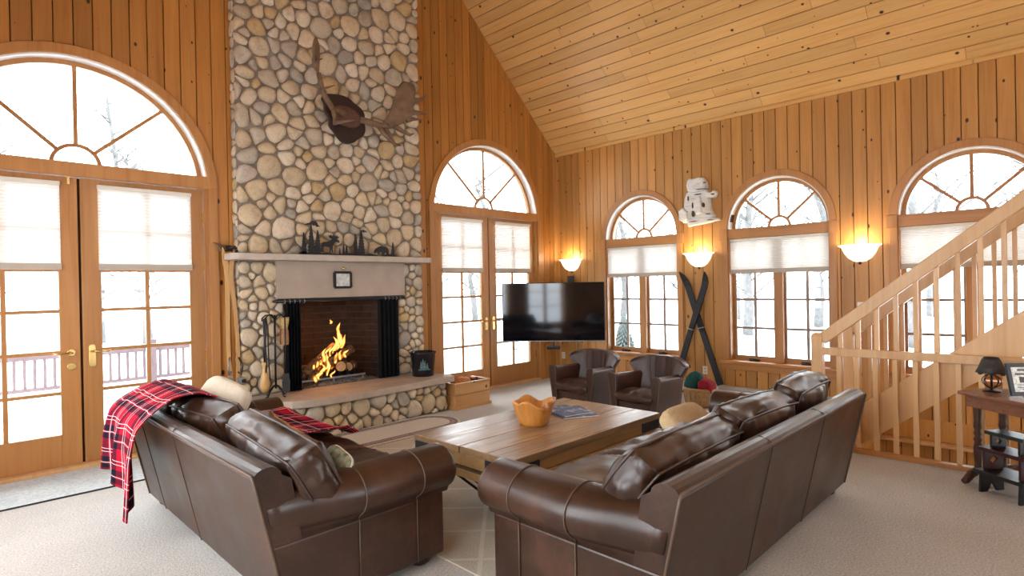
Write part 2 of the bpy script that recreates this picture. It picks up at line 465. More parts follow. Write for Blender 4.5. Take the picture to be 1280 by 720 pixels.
def plaid(name):
    t = NT(name); uv = t.coord('UV'); sep = t.new('ShaderNodeSeparateXYZ'); t.l(uv, sep.inputs[0])
    red, blk, wht, nav = (.40, .012, .03), (.012, .013, .022), (.72, .66, .66), (.03, .04, .07)
    def band(o, k):
        return t.math('FRACT', t.math('MULTIPLY', o, k))
    def stripes(f):
        return (t.ramp(f, [(0, 0), (.30, 1), (.46, 0), (.54, 1), (.70, 0)], 'CONSTANT'),
                t.ramp(f, [(0, 0), (.03, 1), (.045, 0), (.13, 1), (.145, 0), (.49, 1), (.505, 0)], 'CONSTANT'))
    d1, w1 = stripes(band(sep.outputs[0], 1)); d2, w2 = stripes(band(sep.outputs[1], 1))
    dk = t.math('MULTIPLY', t.math('ADD', d1, d2), .5)
    c = t.ramp(dk, [(0, red), (.25, (.12, .012, .025)), (.75, blk)], 'CONSTANT')
    c = t.mix(t.math('MULTIPLY', w1, .85), c, wht); c = t.mix(t.math('MULTIPLY', w2, .85), c, wht)
    t.set(base=c, rough=1.0, spec=.02); t.bump(t.noise(t.coord(), 260, 2), .3, .004)
    return t.m
M['plaid'] = plaid('red_tartan_wool')
M['cream'] = plain('cream_cotton', (.66, .58, .46), .95, 0, .06, 60, .15)
M['tan'] = plain('tan_linen', (.50, .36, .20), .95, 0, .1, 70, .2)
M['brownsuede'] = plain('tan_brown_leather', (.20, .105, .05), .5, 0, .3, 9)
M['floral'] = plain('floral_cloth', (.22, .24, .17), .95, 0, .8, 28)
M['teal'] = plain('teal_fleece', (.008, .075, .085), .95, 0, .3, 40)
M['redc'] = plain('crimson_fleece', (.26, .008, .02), .95, 0, .3, 40)
M['wicker'] = plain('wicker', (.44, .26, .105), .7, 0, .35, 60, .3)
M['table'] = wood('worn_oak_table', (.36, .225, .120), (.27, .160, .080), (.165, .092, .043), lat='Y', lon='X', knots=False, tone=.15, rough=.30, wear=.35)
M['tablelow'] = wood('pale_oak_apron', (.42, .24, .10), (.34, .19, .075), (.25, .13, .05), lat='Z', lon='X', knots=False, tone=.1)
M['burl'] = wood('orange_root_wood', (.60, .27, .062), (.47, .18, .035), (.30, .095, .015), lat='X', lon='Z', knots=False, grain=.8, rough=.35, tone=0)
M['crate'] = wood('cedar_crate', (.58, .32, .13), (.50, .26, .09), (.40, .19, .06), lat='Z', lon='X', tone=.12, kscale=(4, 5))
M['oldski'] = wood('varnished_ash_ski', (.60, .37, .16), (.52, .30, .12), (.40, .21, .075), knots=False, rough=.3)
M['walnut'] = wood('walnut_console', (.26, .105, .055), (.21, .08, .04), (.14, .05, .025), lat='X', lon='Y', knots=False, rough=.3)
M['walnut_leg'] = plain('dark_turned_walnut', (.075, .032, .02), .35, 0, .25)
M['antler'] = plain('moose_antler', (.17, .098, .055), .6, 0, .3, 14, .4)
M['plaque'] = plain('dark_wood_plaque', (.018, .006, .004), .5, 0, .3)
M['hide'] = plain('brown_leather_cap', (.10, .042, .028), .7, 0, .25)
def birch():
    t = NT('birch_bark'); v = t.mapping(t.coord(), (10, 10, 34)); f = t.noise(v, 1, 4, .6)
    t.set(base=t.ramp(f, [(.22, (.14, .11, .09)), (.30, (.48, .45, .41)), (.45, (.70, .67, .62)), (.8, (.82, .80, .76))]), rough=.85); t.bump(f, .5, .01); return t.m
M['birch'] = birch()
M['bucket'] = plain('black_enamel', (.010, .010, .014), .18)
M['bucketart'] = plain('painted_pines', (.10, .17, .18), .5, 0, .6, 60)
M['bristle'] = plain('straw_bristles', (.52, .36, .15), .9, 0, .3, 80)
M['handlewood'] = plain('turned_maple_handle', (.60, .36, .13), .35, 0, .15, 20)
M['reed'] = plain('brown_wrapped_reed', (.32, .16, .075), .7, 0, .25, 50)
M['orange'] = plain('orange_bark', (.50, .17, .04), .8, 0, .3, 30)
M['paper'] = plain('magazine_paper', (.78, .78, .78), .4, 0, .04)
def cover():
    t = NT('printed_cover'); f = t.noise(t.mapping(t.coord(), (9, 9, 9)), 1.4, 5, .6)
    t.set(base=t.ramp(f, [(.36, (.012, .025, .09)), (.52, (.04, .075, .20)), (.60, (.22, .28, .42)), (.70, (.62, .62, .65))]), rough=.5); return t.m
M['cover'] = cover()
M['screenmesh'] = plain('black_chain_mesh', (.004, .004, .005), .8, 0, .2, 12, 0, spec=.15)
def print_mat():
    t = NT('framed_print'); f = t.noise(t.mapping(t.coord(), (30, 30, 30)), 1.3, 3)
    t.set(base=t.ramp(f, [(.44, (.72, .69, .62)), (.52, (.40, .42, .36)), (.62, (.70, .68, .60))]), rough=.25); return t.m
M['print'] = print_mat()
M['picglass'] = plain('pale_landscape_print', (.60, .60, .58), .12, 0, .3, 30)
M['lampshade'] = plain('dark_tooled_shade', (.028, .022, .020), .6, 0, .5, 60)
M['st_black'] = plain('black_painted_wood', (.014, .013, .014), .45)
M['st_red'] = plain('burgundy_painted_wood', (.045, .010, .012), .4)
M['st_green'] = plain('dark_green_painted_wood', (.020, .026, .023), .35)

def arearug():
    t = NT('cream_lattice_rug'); co = t.coord(); sep = t.new('ShaderNodeSeparateXYZ'); t.l(co, sep.inputs[0])
    def line(a, b, k, w):
        f = t.math('FRACT', t.math('MULTIPLY', t.math('ADD', a, b), k))
        return t.math('LESS_THAN', t.math('ABSOLUTE', t.math('SUBTRACT', f, .5)), w)
    nx = t.math('MULTIPLY', sep.outputs[1], -1.0)
    l1 = line(sep.outputs[0], sep.outputs[1], 2.3, .035); l2 = line(sep.outputs[0], nx, 2.3, .035)
    ln = t.math('MAXIMUM', l1, l2)
    f = t.noise(co, 120, 3, .8); g = t.noise(co, 3, 3)
    base = t.mix(.35, t.ramp(f, [(.35, (.42, .37, .29)), (.65, (.62, .56, .46))]), t.ramp(g, [(.35, (.42, .38, .31)), (.65, (.64, .59, .5))]))
    t.set(base=t.mix(t.math('MULTIPLY', ln, .55), base, (.74, .70, .62)), rough=.95, spec=.1); t.bump(t.math('SUBTRACT', f, t.math('MULTIPLY', ln, .6)), .5, .012); return t.m
M['arearug'] = arearug()
M['rugc'] = carpet('braided_rug_cream', (.52, .44, .33), (.66, .58, .47), 90)
M['rugr'] = carpet('braided_rug_red', (.30, .13, .11), (.45, .28, .23), 60)
M['rugd'] = carpet('braided_rug_dark', (.09, .07, .075), (.22, .18, .17), 60)

# ------------------------------------------------------------------ room frame
YA, XB, EAVE, SL = 5.12, 6.07, 3.04, 0.97
XL, YR = -0.57, -4.5
RIDGE = (XB + XL) / 2
CL = 1 / math.hypot(1, SL); SN = SL * CL
FA = lambda u, z, d: (u, YA - d, z)             # wall with the fireplace
FB = lambda u, z, d: (XB - d, u, z)             # wall with three windows
FL_ = lambda u, z, d: (XL + d, u, z)            # left wall behind the camera's side
FR_ = lambda u, z, d: (u, YR + d, z)            # rear wall
FC = lambda s, y, d: (XB - s * CL - SN * d, y, EAVE + s * SN - CL * d)   # right roof slope
def rake(x): return EAVE + SL * (min(x, XL + XB - x) - XL) if x <= RIDGE else EAVE + SL * (XB - x)

def arch_top(cx, zs, r):
    return lambda u: zs + math.sqrt(max(0, r * r - (u - cx) ** 2))
DOORS = [(0.76, 2.105, .86), (4.81, 2.105, .86)]
WINS = [(3.80, 1.82, .50), (2.20, 1.82, .50), (0.635, 1.82, .51)]
OP_A = [(c - r, c + r, 0.0, arch_top(c, zs, r)) for c, zs, r in DOORS] + [(1.84, 3.66, -.1, lambda u: 20)]
OP_B = [(c - r, c + r, .36, arch_top(c, zs, r)) for c, zs, r in WINS]

def free(u, ops, lo, hi):
    iv = []; cur = lo
    for (a, b, z0, zt) in ops:
        if a < u < b:
            if z0 > cur: iv.append(('below', cur, z0))
            cur = max(cur, min(zt(u), hi))
    if cur < hi - 1e-3: iv.append(('above', cur, hi))
    return iv
def board_pieces(a, b, ops, lo, hi, step=.03):
    cuts = sorted({a, b} | {c for o in ops for c in o[:2] if a < c < b})
    out = []
    for p, q in zip(cuts, cuts[1:]):
        n = max(1, int((q - p) / step)) if any(o[0] - 1e-6 <= p and q <= o[1] + 1e-6 for o in ops) else 1
        us = [p + (q - p) * i / n for i in range(n + 1)]
        mid = free((p + q) / 2, ops, lo((p + q) / 2), hi((p + q) / 2))
        for kind, _, _ in mid:
            col = []
            for u in us:
                uu = min(max(u, p + 1e-5), q - 1e-5)
                d = {k: (z0, z1) for k, z0, z1 in free(uu, ops, lo(uu), hi(uu))}
                col.append((u,) + d.get(kind, (hi(uu), hi(uu))))
            out.append(col)
    return out
GR = .0044
def board_mesh(a, b, pieces, F, face=.004, deep=-.006):
    mb = MB()
    for col in pieces:
        c2 = []
        for i, (u, z0, z1) in enumerate(col):
            if abs(u - a) < 1e-6:
                c2 += [(u + GR * .45, z0, z1, deep), (u + GR, z0, z1, face)]
            elif abs(u - b) < 1e-6:
                c2 += [(u - GR, z0, z1, face), (u - GR * .45, z0, z1, deep)]
            else: c2.append((u, z0, z1, face))
        vs = []
        for u, z0, z1, d in c2: vs += [F(u, z0, d), F(u, z1, d)]
        mb.add(vs, [(2 * i, 2 * i + 2, 2 * i + 3, 2 * i + 1) for i in range(len(c2) - 1)])
    return mb
def wall_backing(name, edges, ops, lo, hi, F, mat, parent):
    mb = MB()
    for a, b in zip(edges, edges[1:]):
        for col in board_pieces(a, b, ops, lo, hi):
            vs = []
            for u, z0, z1 in col: vs += [F(u, z0, -.008), F(u, z1, -.008), F(u, z0, -.16), F(u, z1, -.16)]
            fs = []
            for i in range(len(col) - 1):
                o = 4 * i
                fs += [(o, o + 4, o + 5, o + 1), (o + 2, o + 3, o + 7, o + 6), (o, o + 2, o + 6, o + 4), (o + 1, o + 5, o + 7, o + 3)]
            mb.add(vs, fs)
            mb.add([vs[0], vs[1], vs[3], vs[2]], [(0, 1, 2, 3)]); mb.add(vs[-4:-2] + [vs[-1], vs[-2]], [(0, 1, 2, 3)])
    return mb.build(name, mat, parent)

def plank_wall(name, e0, pitch, u_lo, u_hi, ops, lo, hi, F, mat):
    root = struct(name)
    k0 = math.floor((u_lo - e0) / pitch)
    es = [u_lo]
    k = k0 + 1
    while e0 + k * pitch < u_hi - .01:
        if e0 + k * pitch > u_lo + .01: es.append(e0 + k * pitch)
        k += 1
    es.append(u_hi)
    wall_backing('board_backing', es, ops, lo, hi, F, M['joint'], root)
    for a, b in zip(es, es[1:]):
        pcs = board_pieces(a, b, ops, lo, hi)
        if not pcs: continue
        mb = board_mesh(a, b, pcs, F)
        if mb.f: mb.build('plank', mat, root)
    return root
wall_back = plank_wall('wall_back', .401, .1149, XL, XB, OP_A, lambda u: 0.0, rake, FA, M['pine_a'])
wall_right = plank_wall('wall_right', .343, .11505, -1.4, YA, OP_B, lambda u: 0.0 if u > 1.3 else -2.2, lambda u: EAVE, FB, M['pine_b'])
# corner board and eave moulding, the unseen rest of the right wall
c = MB(); c.box(XB - .07, YA - .02, 0, XB, YA, EAVE + .06); c.build('trim_corner', M['trim'], None, .004)['kind'] = 'structure'
c = MB(); c.prism([(0, 0), (.03, 0), (.03, .03), (.012, .055), (0, .055)], lambda a, b, d: (XB - a, d, EAVE - .035 + b), -1.4, YA); c.build('trim_eave', M['pine_c'])['kind'] = 'structure'
c = MB(); c.box(XB, YR, 0, XB + .16, -1.4, EAVE + .3); c.build('wall_right_rear', M['pine_b'])['kind'] = 'structure'

# ceiling boards
ceiling = struct('ceiling')
rng = random.Random(3)
S0 = 1.2 - .1185 * 10
rest = MB()
stop = (XB - RIDGE) / CL
k = 0; a = 0.0
edges_s = [0.0] + [S0 + .1185 * i for i in range(0 if S0 > .02 else 1, 60) if S0 + .1185 * i < stop] + [stop]
for a, b in zip(edges_s, edges_s[1:]):
    if a < 2.75:
        y = YA
        first = rng.uniform(.5, 2.2)
        while y > -.9:
            y2 = max(y - (first if y == YA else rng.uniform(1.1, 2.6)), -.9)
            if y2 < -.3: y2 = -.9
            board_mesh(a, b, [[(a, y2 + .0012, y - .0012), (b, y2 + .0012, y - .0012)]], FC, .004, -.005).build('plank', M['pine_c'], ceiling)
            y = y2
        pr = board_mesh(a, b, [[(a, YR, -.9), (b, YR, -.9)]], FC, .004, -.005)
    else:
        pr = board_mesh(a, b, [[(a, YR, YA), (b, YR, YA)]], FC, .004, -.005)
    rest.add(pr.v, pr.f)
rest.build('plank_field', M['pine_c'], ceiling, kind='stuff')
bk = MB(); bk.fbox(FC, -.2, stop, YR, YA + .16, -.2, -.007); bk.build('roof_deck', M['joint'], ceiling)
FCL = lambda s, y, d: (XL + s * CL + SN * d, y, EAVE + s * SN - CL * d)
cl = MB(); cl.fbox(FCL, -.2, stop + .1, YR, YA + .16, -.2, 0); cl.build('ceiling_left', M['pine_c'])['kind'] = 'structure'

# floor with the stairwell opening, lower level
SWX, SWY = 4.70, 1.30
f = MB()
f.box(XL - .2, YR, -.16, SWX, YA + .2, 0); f.box(SWX, SWY, -.16, XB + .16, YA + .2, 0)
f.build('floor', M['carpet'])['kind'] = 'structure'
f = MB(); f.box(SWX, YR, -2.2, XB, SWY, -2.1); f.build('floor_lower', M['carpet'])['kind'] = 'structure'
f = MB(); f.box(SWX, SWY, -2.2, XB, SWY + .05, -.16); f.build('wall_stairwell_side', M['pine_a'])['kind'] = 'structure'
f = MB(); f.box(SWX - .05, YR, -2.2, SWX, SWY, -.16); f.build('wall_stairwell_front', M['pine_a'])['kind'] = 'structure'
q = MB(); q.box(SWX, SWY - .012, -.17, XB, SWY + .002, .001); q.build('trim_opening', M['pine_b'])['kind'] = 'structure'
led = MB(); led.box(XB - .09, -1.4, -.19, XB - .004, SWY, -.165); led.build('trim_ledge', M['maple'], None, .003)['kind'] = 'structure'
led = MB(); led.box(XB - .012, -1.4, -.16, XB - .004, SWY, .02); led.build('baseboard_right', M['pine_b'], None, .002)['kind'] = 'structure'

# unseen walls: left wall with three window openings, rear wall with a wide glazed opening
OP_L = [(c, d, .36, t) for (c, d, _, t) in OP_B]
lw = struct('wall_left')
wall_backing('wall_panel', [YR] + sorted([x for o in OP_L for x in o[:2]]) + [YA], OP_L, lambda u: 0.0, lambda u: EAVE, FL_, M['pine_b'], lw)
for cx, zs, r in WINS:
    g = MB()
    g.arc(FL_, cx, zs, r - .05, r, -.12, -.06); g.fbox(FL_, cx - r, cx + r, zs - .06, zs + .02, -.12, -.05); g.fbox(FL_, cx - .03, cx + .03, .36, zs, -.12, -.06)
    for z in (.75, 1.1, 1.45): g.fbox(FL_, cx - r, cx + r, z - .008, z + .008, -.1, -.08)
    for a in (45, 90, 135): g.bar(FL_(cx, zs, -.09), FL_(cx + r * math.cos(R(a)), zs + r * math.sin(R(a)), -.09), .015, .015)
    g.build('window_frame', M['trim'], lw)
OP_R = [(1.9, 3.6, .6, lambda u: 2.6)]
rw = struct('wall_rear')
wall_backing('wall_panel', [XL, 1.9, RIDGE, 3.6, XB], OP_R, lambda u: 0.0, rake, FR_, M['pine_a'], rw)
g = MB()
for x in (1.93, 2.75, 3.57): g.fbox(FR_, x - .03, x + .03, .6, 2.6, -.12, -.04)
for z in (.63, 1.3, 1.95, 2.57): g.fbox(FR_, 1.9, 3.6, z - .03, z + .03, -.12, -.04)
g.build('window_frame', M['trim'], rw)

# ------------------------------------------------------------------ french doors with arched windows
def half_window(idx, F, cx, zs, rin, rout, beam0, beam1, hub, mat, matb, dep=.10):
    w = struct('window_%d' % idx)
    MB().arc(F, cx, zs, rin, rout, -.01, .022, n=40).build('arch_casing', mat, w, .004)
    MB().arc(F, cx, zs, rin - .012, rin + .004, -.16, .006, n=40).build('arch_liner', M['litreveal'], w)
    ri = rin - .012
    a0 = math.asin(min(1, max(0, (beam1 - zs) / ri)))
    MB().arc(F, cx, zs, ri - .034, ri, -dep - .03, -dep + .015, a0, PI - a0, n=36).build('arch_sash', mat, w)
    z1 = beam1
    b = MB(); b.fbox(F, cx - rin, cx + rin, beam0, beam1, -.16, .012); b.build('transom_beam', matb, w, .003)
    m = MB()
    m.arc(F, cx, z1, hub - .013, hub + .013, -dep - .012, -dep + .006, n=14)
    m.build('muntin', M['trim'], w)
    for an in (42, 90, 138):
        ca, sa = math.cos(R(an)), math.sin(R(an))
        # where the spoke meets the sash circle
        bq = (z1 - zs) * sa; cq = (z1 - zs) ** 2 - (ri - .02) ** 2
        t = -bq + math.sqrt(bq * bq - cq)
        n = MB(); n.bar(F(cx + hub * ca, z1 + hub * sa, -dep), F(cx + t * ca, z1 + t * sa, -dep), .026, .020, up=Vector(F(0, 0, 1)) - Vector(F(0, 0, 0)))
        n.build('muntin', M['trim'], w)
    poly = [(cx + (ri - .03) * math.cos(a0 + (PI - 2 * a0) * i / 30), zs + (ri - .03) * math.sin(a0 + (PI - 2 * a0) * i / 30)) for i in range(31)]
    MB().prism(poly, F, -dep - .014, -dep - .010).build('glass_pane', M['glass'], w)
    return w

def pleats(mb, F, u0, u1, z0, z1, d, n):
    pr = []
    for i in range(2 * n + 1):
        pr.append((z0 + (z1 - z0) * i / (2 * n), d + (.006 if i % 2 else 0)))
    vs = []
    for z, dd in pr: vs += [F(u0, z, dd), F(u1, z, dd)]
    mb.add(vs, [(2 * i, 2 * i + 1, 2 * i + 3, 2 * i + 2) for i in range(2 * n)])
    return mb
def shade(F, u0, u1, z0, z1, d, label, group):
    uu = (u0 + u1) / 2
    t = thing('cellular_shade', label, 'window shade', (0, 0, 0), 0, group)
    pleats(MB(), F, u0, u1, z0 + .035, z1 - .02, d, 24).build('pleated_fabric', M['shade'], t)
    MB().fbox(F, u0 - .003, u1 + .003, z0, z0 + .045, d - .008, d + .016).build('bottom_rail', M['shaderail'], t, .003)
    MB().fbox(F, u0 - .003, u1 + .003, z1 - .028, z1, d - .008, d + .02).build('head_rail', M['white'], t, .003)
    return t

ZT = 2.10
def french_door(idx, cx, lab):
    d = struct('door_%d' % idx)
    r = .86
    for s in (-1, 1):
        c = MB(); c.fbox(FA, cx + s * r, cx + s * (r + .07), 0, ZT + .005, -.01, .022); c.build('casing', M['trim'], d, .004)
        c = MB(); c.fbox(FA, cx + s * (r - .03), cx + s * r, 0, ZT, -.16, .002); c.build('jamb', M['trim'], d)
    MB().fbox(FA, cx - .013, cx + .013, .03, ZT - .004, -.085, -.06).build('astragal', M['joint'], d)
    MB().fbox(FA, cx - r, cx + r, 0, .028, -.16, .03).build('threshold', M['maple'], d, .004)
    for s in (-1, 1):
        e0, e1 = cx + s * .008, cx + s * (r - .034)     # meeting edge, hinge edge
        g0, g1 = cx + s * .125, cx + s * (r - .14)
        zb, zt, gb, gt = .03, ZT - .004, .255, 2.012
        lf = MB()
        for p, q in ((e0, g0), (g1, e1)): lf.fbox(FA, p, q, zb, zt, -.075, -.03)
        lf.fbox(FA, g0, g1, zb, gb, -.075, -.031); lf.fbox(FA, g0, g1, gt, zt, -.075, -.031)
        lf.build('door_leaf', M['trim'], d, .003)
        um = (g0 + g1) / 2
        n = MB(); n.fbox(FA, um - .014, um + .014, gb, gt, -.062, -.040); n.build('muntin', M['trim'], d)
        zs = [gb + (gt - gb) * i / 6 for i in range(7)]
        for z in zs[1:-1]:
            n = MB(); n.fbox(FA, g0, g1, z - .0125, z + .0125, -.061, -.041); n.build('muntin', M['trim'], d)
        for i in range(6):
            for p, q in ((g0, um), (um, g1)):
                p, q = min(p, q), max(p, q)
                MB().fbox(FA, p, q, zs[i], zs[i + 1], -.054, -.050).build('glass_pane', M['glass'], d)
        for z in (.35, .72, 1.47, 1.86):
            n = MB(); n.fbox(FA, e1 - s * .003, e1 + s * .006, z - .045, z + .045, -.034, -.022); n.build('hinge', M['brass'], d)
        # lever handle on an oval plate
        uh = cx + s * .062
        pl = MB(); zc = .80
        poly = [(uh + .022 * math.cos(a) * (1 if True else 0), zc + (.062 if math.sin(a) > 0 else -.062) + .022 * math.sin(a)) for a in [2 * PI * i / 20 for i in range(20)]]
        pl.prism(poly, FA, -.031, -.024)
        if idx == 1 and s == -1:
            pl = MB()
            for zz in (.835, .735):
                poly = [(uh + .026 * math.cos(2 * PI * i / 18), zz + .026 * math.sin(2 * PI * i / 18)) for i in range(18)]
                pl.prism(poly, FA, -.031, -.02)
        h = pl.build('handle_plate', M['brass'], d, .002)
        lv = MB(); zz = .835 if idx == 1 else .83
        lv.tube([FA(uh, zz, -.03), FA(uh, zz, .012), FA(uh + s * .02, zz, .022), FA(uh + s * .085, zz - .006, .022), FA(uh + s * .11, zz + .004, .02)], [.009, .008, .008, .007, .005], 8)
        lv.build('lever_handle', M['brass'], d)
        a, b = min(g0, g1) - .014, max(g0, g1) + .014
        shade(FA, a, b, 1.428, 2.055, -.02, 'white pleated shade on the %s leaf of the french doors %s' % ('left' if s < 0 else 'right', lab), 'pleated shades')
    return d
french_door(1, .76, 'left of the stone chimney')
french_door(2, 4.81, 'behind the television')
half_window(1, FA, .76, 2.105, .86, .93, 2.10, 2.20, .145, M['trim'], M['trim'])
half_window(2, FA, 4.81, 2.105, .86, .93, 2.10, 2.20, .145, M['trim'], M['trim'])
bp = MB(); bp.bar(FA(.70, 2.105, -.02), FA(.70, 2.04, -.018), .016, .012); bp.build('door_bolt', M['brass'], bpy.data.objects['door_1'])

def casement_window(idx, cy, lab, r):
    w = half_window(idx, FB, cy, 1.82, r, r + .065, 1.71, 1.815, .105, M['trim'], M['trim_y'])
    for s in (-1, 1):
        MB().fbox(FB, cy + s * r, cy + s * (r + .065), .385, 1.82, -.01, .022).build('casing', M['trim'], w, .004)
        MB().fbox(FB, cy + s * (r - .012), cy + s * r, .37, 1.82, -.16, .002).build('jamb', M['trim'], w)
        MB().fbox(FB, cy + s * r, cy + s * (r + .085), 1.705, 1.82, -.01, .026).build('casing_block', M['trim'], w, .004)
    MB().fbox(FB, cy - r - .10, cy + r + .10, .375, .405, -.16, .06).build('window_sill', M['trim_y'], w, .005)
    MB().fbox(FB, cy - r - .085, cy + r + .085, .305, .376, -.01, .02).build('apron', M['trim_y'], w, .003)
    MB().fbox(FB, cy - .045, cy + .045, .405, 1.712, -.16, -.035).build('mullion', M['trim'], w, .003)
    for s in (-1, 1):
        g0, g1 = cy + s * .055, cy + s * (r - .035)
        zb, zt = .447, 1.668
        sa = MB()
        for p, q in ((cy + s * .045, g0), (g1, cy + s * (r - .012))): sa.fbox(FB, p, q, .405, 1.71, -.125, -.095)
        sa.fbox(FB, g0, g1, .405, zb, -.125, -.095); sa.fbox(FB, g0, g1, zt, 1.71, -.125, -.095)
        sa.build('sash', M['trim_y'], w)
        li = MB()
        for p, q in ((g0, g0 + s * .010), (g1 - s * .010, g1)): li.fbox(FB, p, q, zb, zt, -.10, -.090)
        li.fbox(FB, g0, g1, zb, zb + .010, -.10, -.090); li.build('screen_frame', M['sash'], w)
        um = (g0 + g1) / 2
        MB().fbox(FB, um - .0135, um + .0135, zb, zt, -.118, -.100).build('muntin', M['sash'], w)
        zs = [zb + (zt - zb) * i / 4 for i in range(5)]
        for z in zs[1:-1]: MB().fbox(FB, g0, g1, z - .0125, z + .0125, -.117, -.101).build('muntin', M['sash'], w)
        for i in range(4):
            for p, q in ((g0, um), (um, g1)):
                p, q = min(p, q), max(p, q)
                MB().fbox(FB, p, q, zs[i], zs[i + 1], -.113, -.109).build('glass_pane', M['glass'], w)
        cr = MB(); uc = cy + s * r * .52
        cr.fbox(FB, uc - .045, uc + .045, .405, .422, -.08, -.03); cr.tube([FB(uc - .03, .425, -.05), FB(uc + .03, .432, -.035), FB(uc + .05, .428, -.03)], .006, 6)
        cr.build('window_crank', M['foot'], w)
    shade(FB, cy - r + .014, cy + r - .014, 1.335, 1.708, -.03, 'white pleated shade at the top of the %s' % lab, 'pleated shades')
    return w
casement_window(3, 3.80, 'window beside the television', .50)
casement_window(4, 2.20, 'window right of the crossed black skis', .50)
casement_window(5, .635, 'window behind the stair railing', .51)

# ------------------------------------------------------------------ stone fireplace
def pack(w, h, rmean, seed, jitter=.30, tries=6000):
    # darts of varying size, then a power diagram: cells that tile the w x h rectangle
    g = random.Random(seed); pts = []
    def rad(): return rmean * max(.62, min(1.5, g.lognormvariate(0, jitter)))
    for i in range(tries):
        r = rad() * (1 - .22 * i / tries)
        x, y = g.uniform(r * .55, w - r * .55), g.uniform(r * .55, h - r * .55)
        if all((x - a) ** 2 + ((y - b) * 1.12) ** 2 > (r + c) ** 2 * .90 for a, b, c in pts): pts.append((x, y, r))
    cells = []
    for i, (x, y, r) in enumerate(pts):
        poly = [(0, 0), (w, 0), (w, h), (0, h)]
        for j, (a, b, c) in enumerate(pts):
            if i == j or (a - x) ** 2 + (b - y) ** 2 > (6 * rmean) ** 2: continue
            nx, ny = a - x, b - y
            k = (a * a + b * b - c * c - x * x - y * y + r * r) / 2
            out = []
            for p, q in zip(poly, poly[1:] + poly[:1]):
                dp, dq = nx * p[0] + ny * p[1] - k, nx * q[0] + ny * q[1] - k
                if dp <= 0: out.append(p)
                if (dp < 0 < dq) or (dq < 0 < dp):
                    t = dp / (dp - dq); out.append((p[0] + t * (q[0] - p[0]), p[1] + t * (q[1] - p[1])))
            poly = out
            if len(poly) < 3: break
        if len(poly) >= 3: cells.append(poly)
    return cells
def stone_mesh(poly, F, g, gap=.0058, n=12, depth=.030):
    # inset and round the cell, then dome it towards the room
    cx = sum(p[0] for p in poly) / len(poly); cy = sum(p[1] for p in poly) / len(poly)
    pp = poly
    for _ in range(2):
        o = []
        for p, q in zip(pp, pp[1:] + pp[:1]):
            o += [(p[0] * .76 + q[0] * .24, p[1] * .76 + q[1] * .24), (p[0] * .24 + q[0] * .76, p[1] * .24 + q[1] * .76)]
        pp = o
    per = [0]
    for p, q in zip(pp, pp[1:] + pp[:1]): per.append(per[-1] + math.hypot(q[0] - p[0], q[1] - p[1]))
    ring = []
    for i in range(n):
        t = per[-1] * i / n; k = max(j for j in range(len(pp)) if per[j] <= t)
        u = (t - per[k]) / max(1e-9, per[k + 1] - per[k]); p, q = pp[k], pp[(k + 1) % len(pp)]
        ring.append((p[0] + u * (q[0] - p[0]), p[1] + u * (q[1] - p[1])))
    size = math.sqrt(max(1e-6, sum(p[0] * q[1] - q[0] * p[1] for p, q in zip(ring, ring[1:] + ring[:1])) / 2 * (1 if True else 1)) if True else 0)
    dep = depth * g.uniform(.75, 1.2)
    tx, ty = g.uniform(-.14, .14), g.uniform(-.14, .14)
    secs = []
    for sc, dz in ((1.0, -.02), (1.0, dep * .30), (.86, dep * .78), (.52, dep * 1.02)):
        q = []
        for x, y in ring:
            dx, dy = x - cx, y - cy; L = math.hypot(dx, dy)
            s2 = max(.2, (L - gap) / L) * sc if L > 1e-6 else sc
            ddz = dz + (g.uniform(-.0022, .0022) if dz > 0 else 0) + ((dx * tx + dy * ty) * sc if dz > 0 else 0)
            q.append(F(cx + dx * s2, cy + dy * s2, ddz))
        secs.append(q)
    mb = MB(); mb.loft(secs, cap=False)
    o = len(mb.v); mb.v.append(tuple(F(cx, cy, dep * 1.05))); mb.uv.append((0, 0))
    b = o - n
    for i in range(n): mb.f.append((b + i, b + (i + 1) % n, o)); mb.sm.append(True)
    return mb
def build_stones(cells, F, parent, budget, seed):
    g = random.Random(seed); rest = MB()
    for c in cells:
        mb = stone_mesh(c, F, g)
        if budget[0] > 0:
            mb.build('stone', M['stone'], parent); budget[0] -= 1
        else: rest.add(mb.v, mb.f, True)
    if rest.f: rest.build('stone_field', M['stone'], parent, kind='stuff')

CX0, CX1, CY = 1.806, 3.695, 5.005
FP = thing('fireplace', 'tall river-stone chimney and fireplace with stone mantel between the french doors', 'fireplace')
body = MB()
body.box(CX0 + .008, CY, 0, 2.19, 5.75, 1.16); body.box(3.36, CY, 0, CX1 - .008, 5.75, 1.16)
body.box(CX0 + .008, CY, 1.16, CX1 - .008, 5.75, 6.4); body.box(2.19, CY + .03, 0, 3.36, 5.75, .34)
body.build('mortar_core', M['mortar'], FP)
budget = [300]
Fc = lambda u, v, d: (CX0 + u, CY - d, v)
shift = lambda cells, a, b: [[(x + a, y + b) for x, y in c] for c in cells]
build_stones(shift(pack(2.178 - CX0, 1.145, .060, 5), 0, .36), Fc, FP, budget, 1)
build_stones(shift(pack(CX1 - 3.372, 1.145, .056, 11), 3.372 - CX0, .36), Fc, FP, budget, 2)
build_stones(shift(pack(CX1 - CX0, 3.10, .0665, 21), 0, 1.565), Fc, FP, budget, 3)
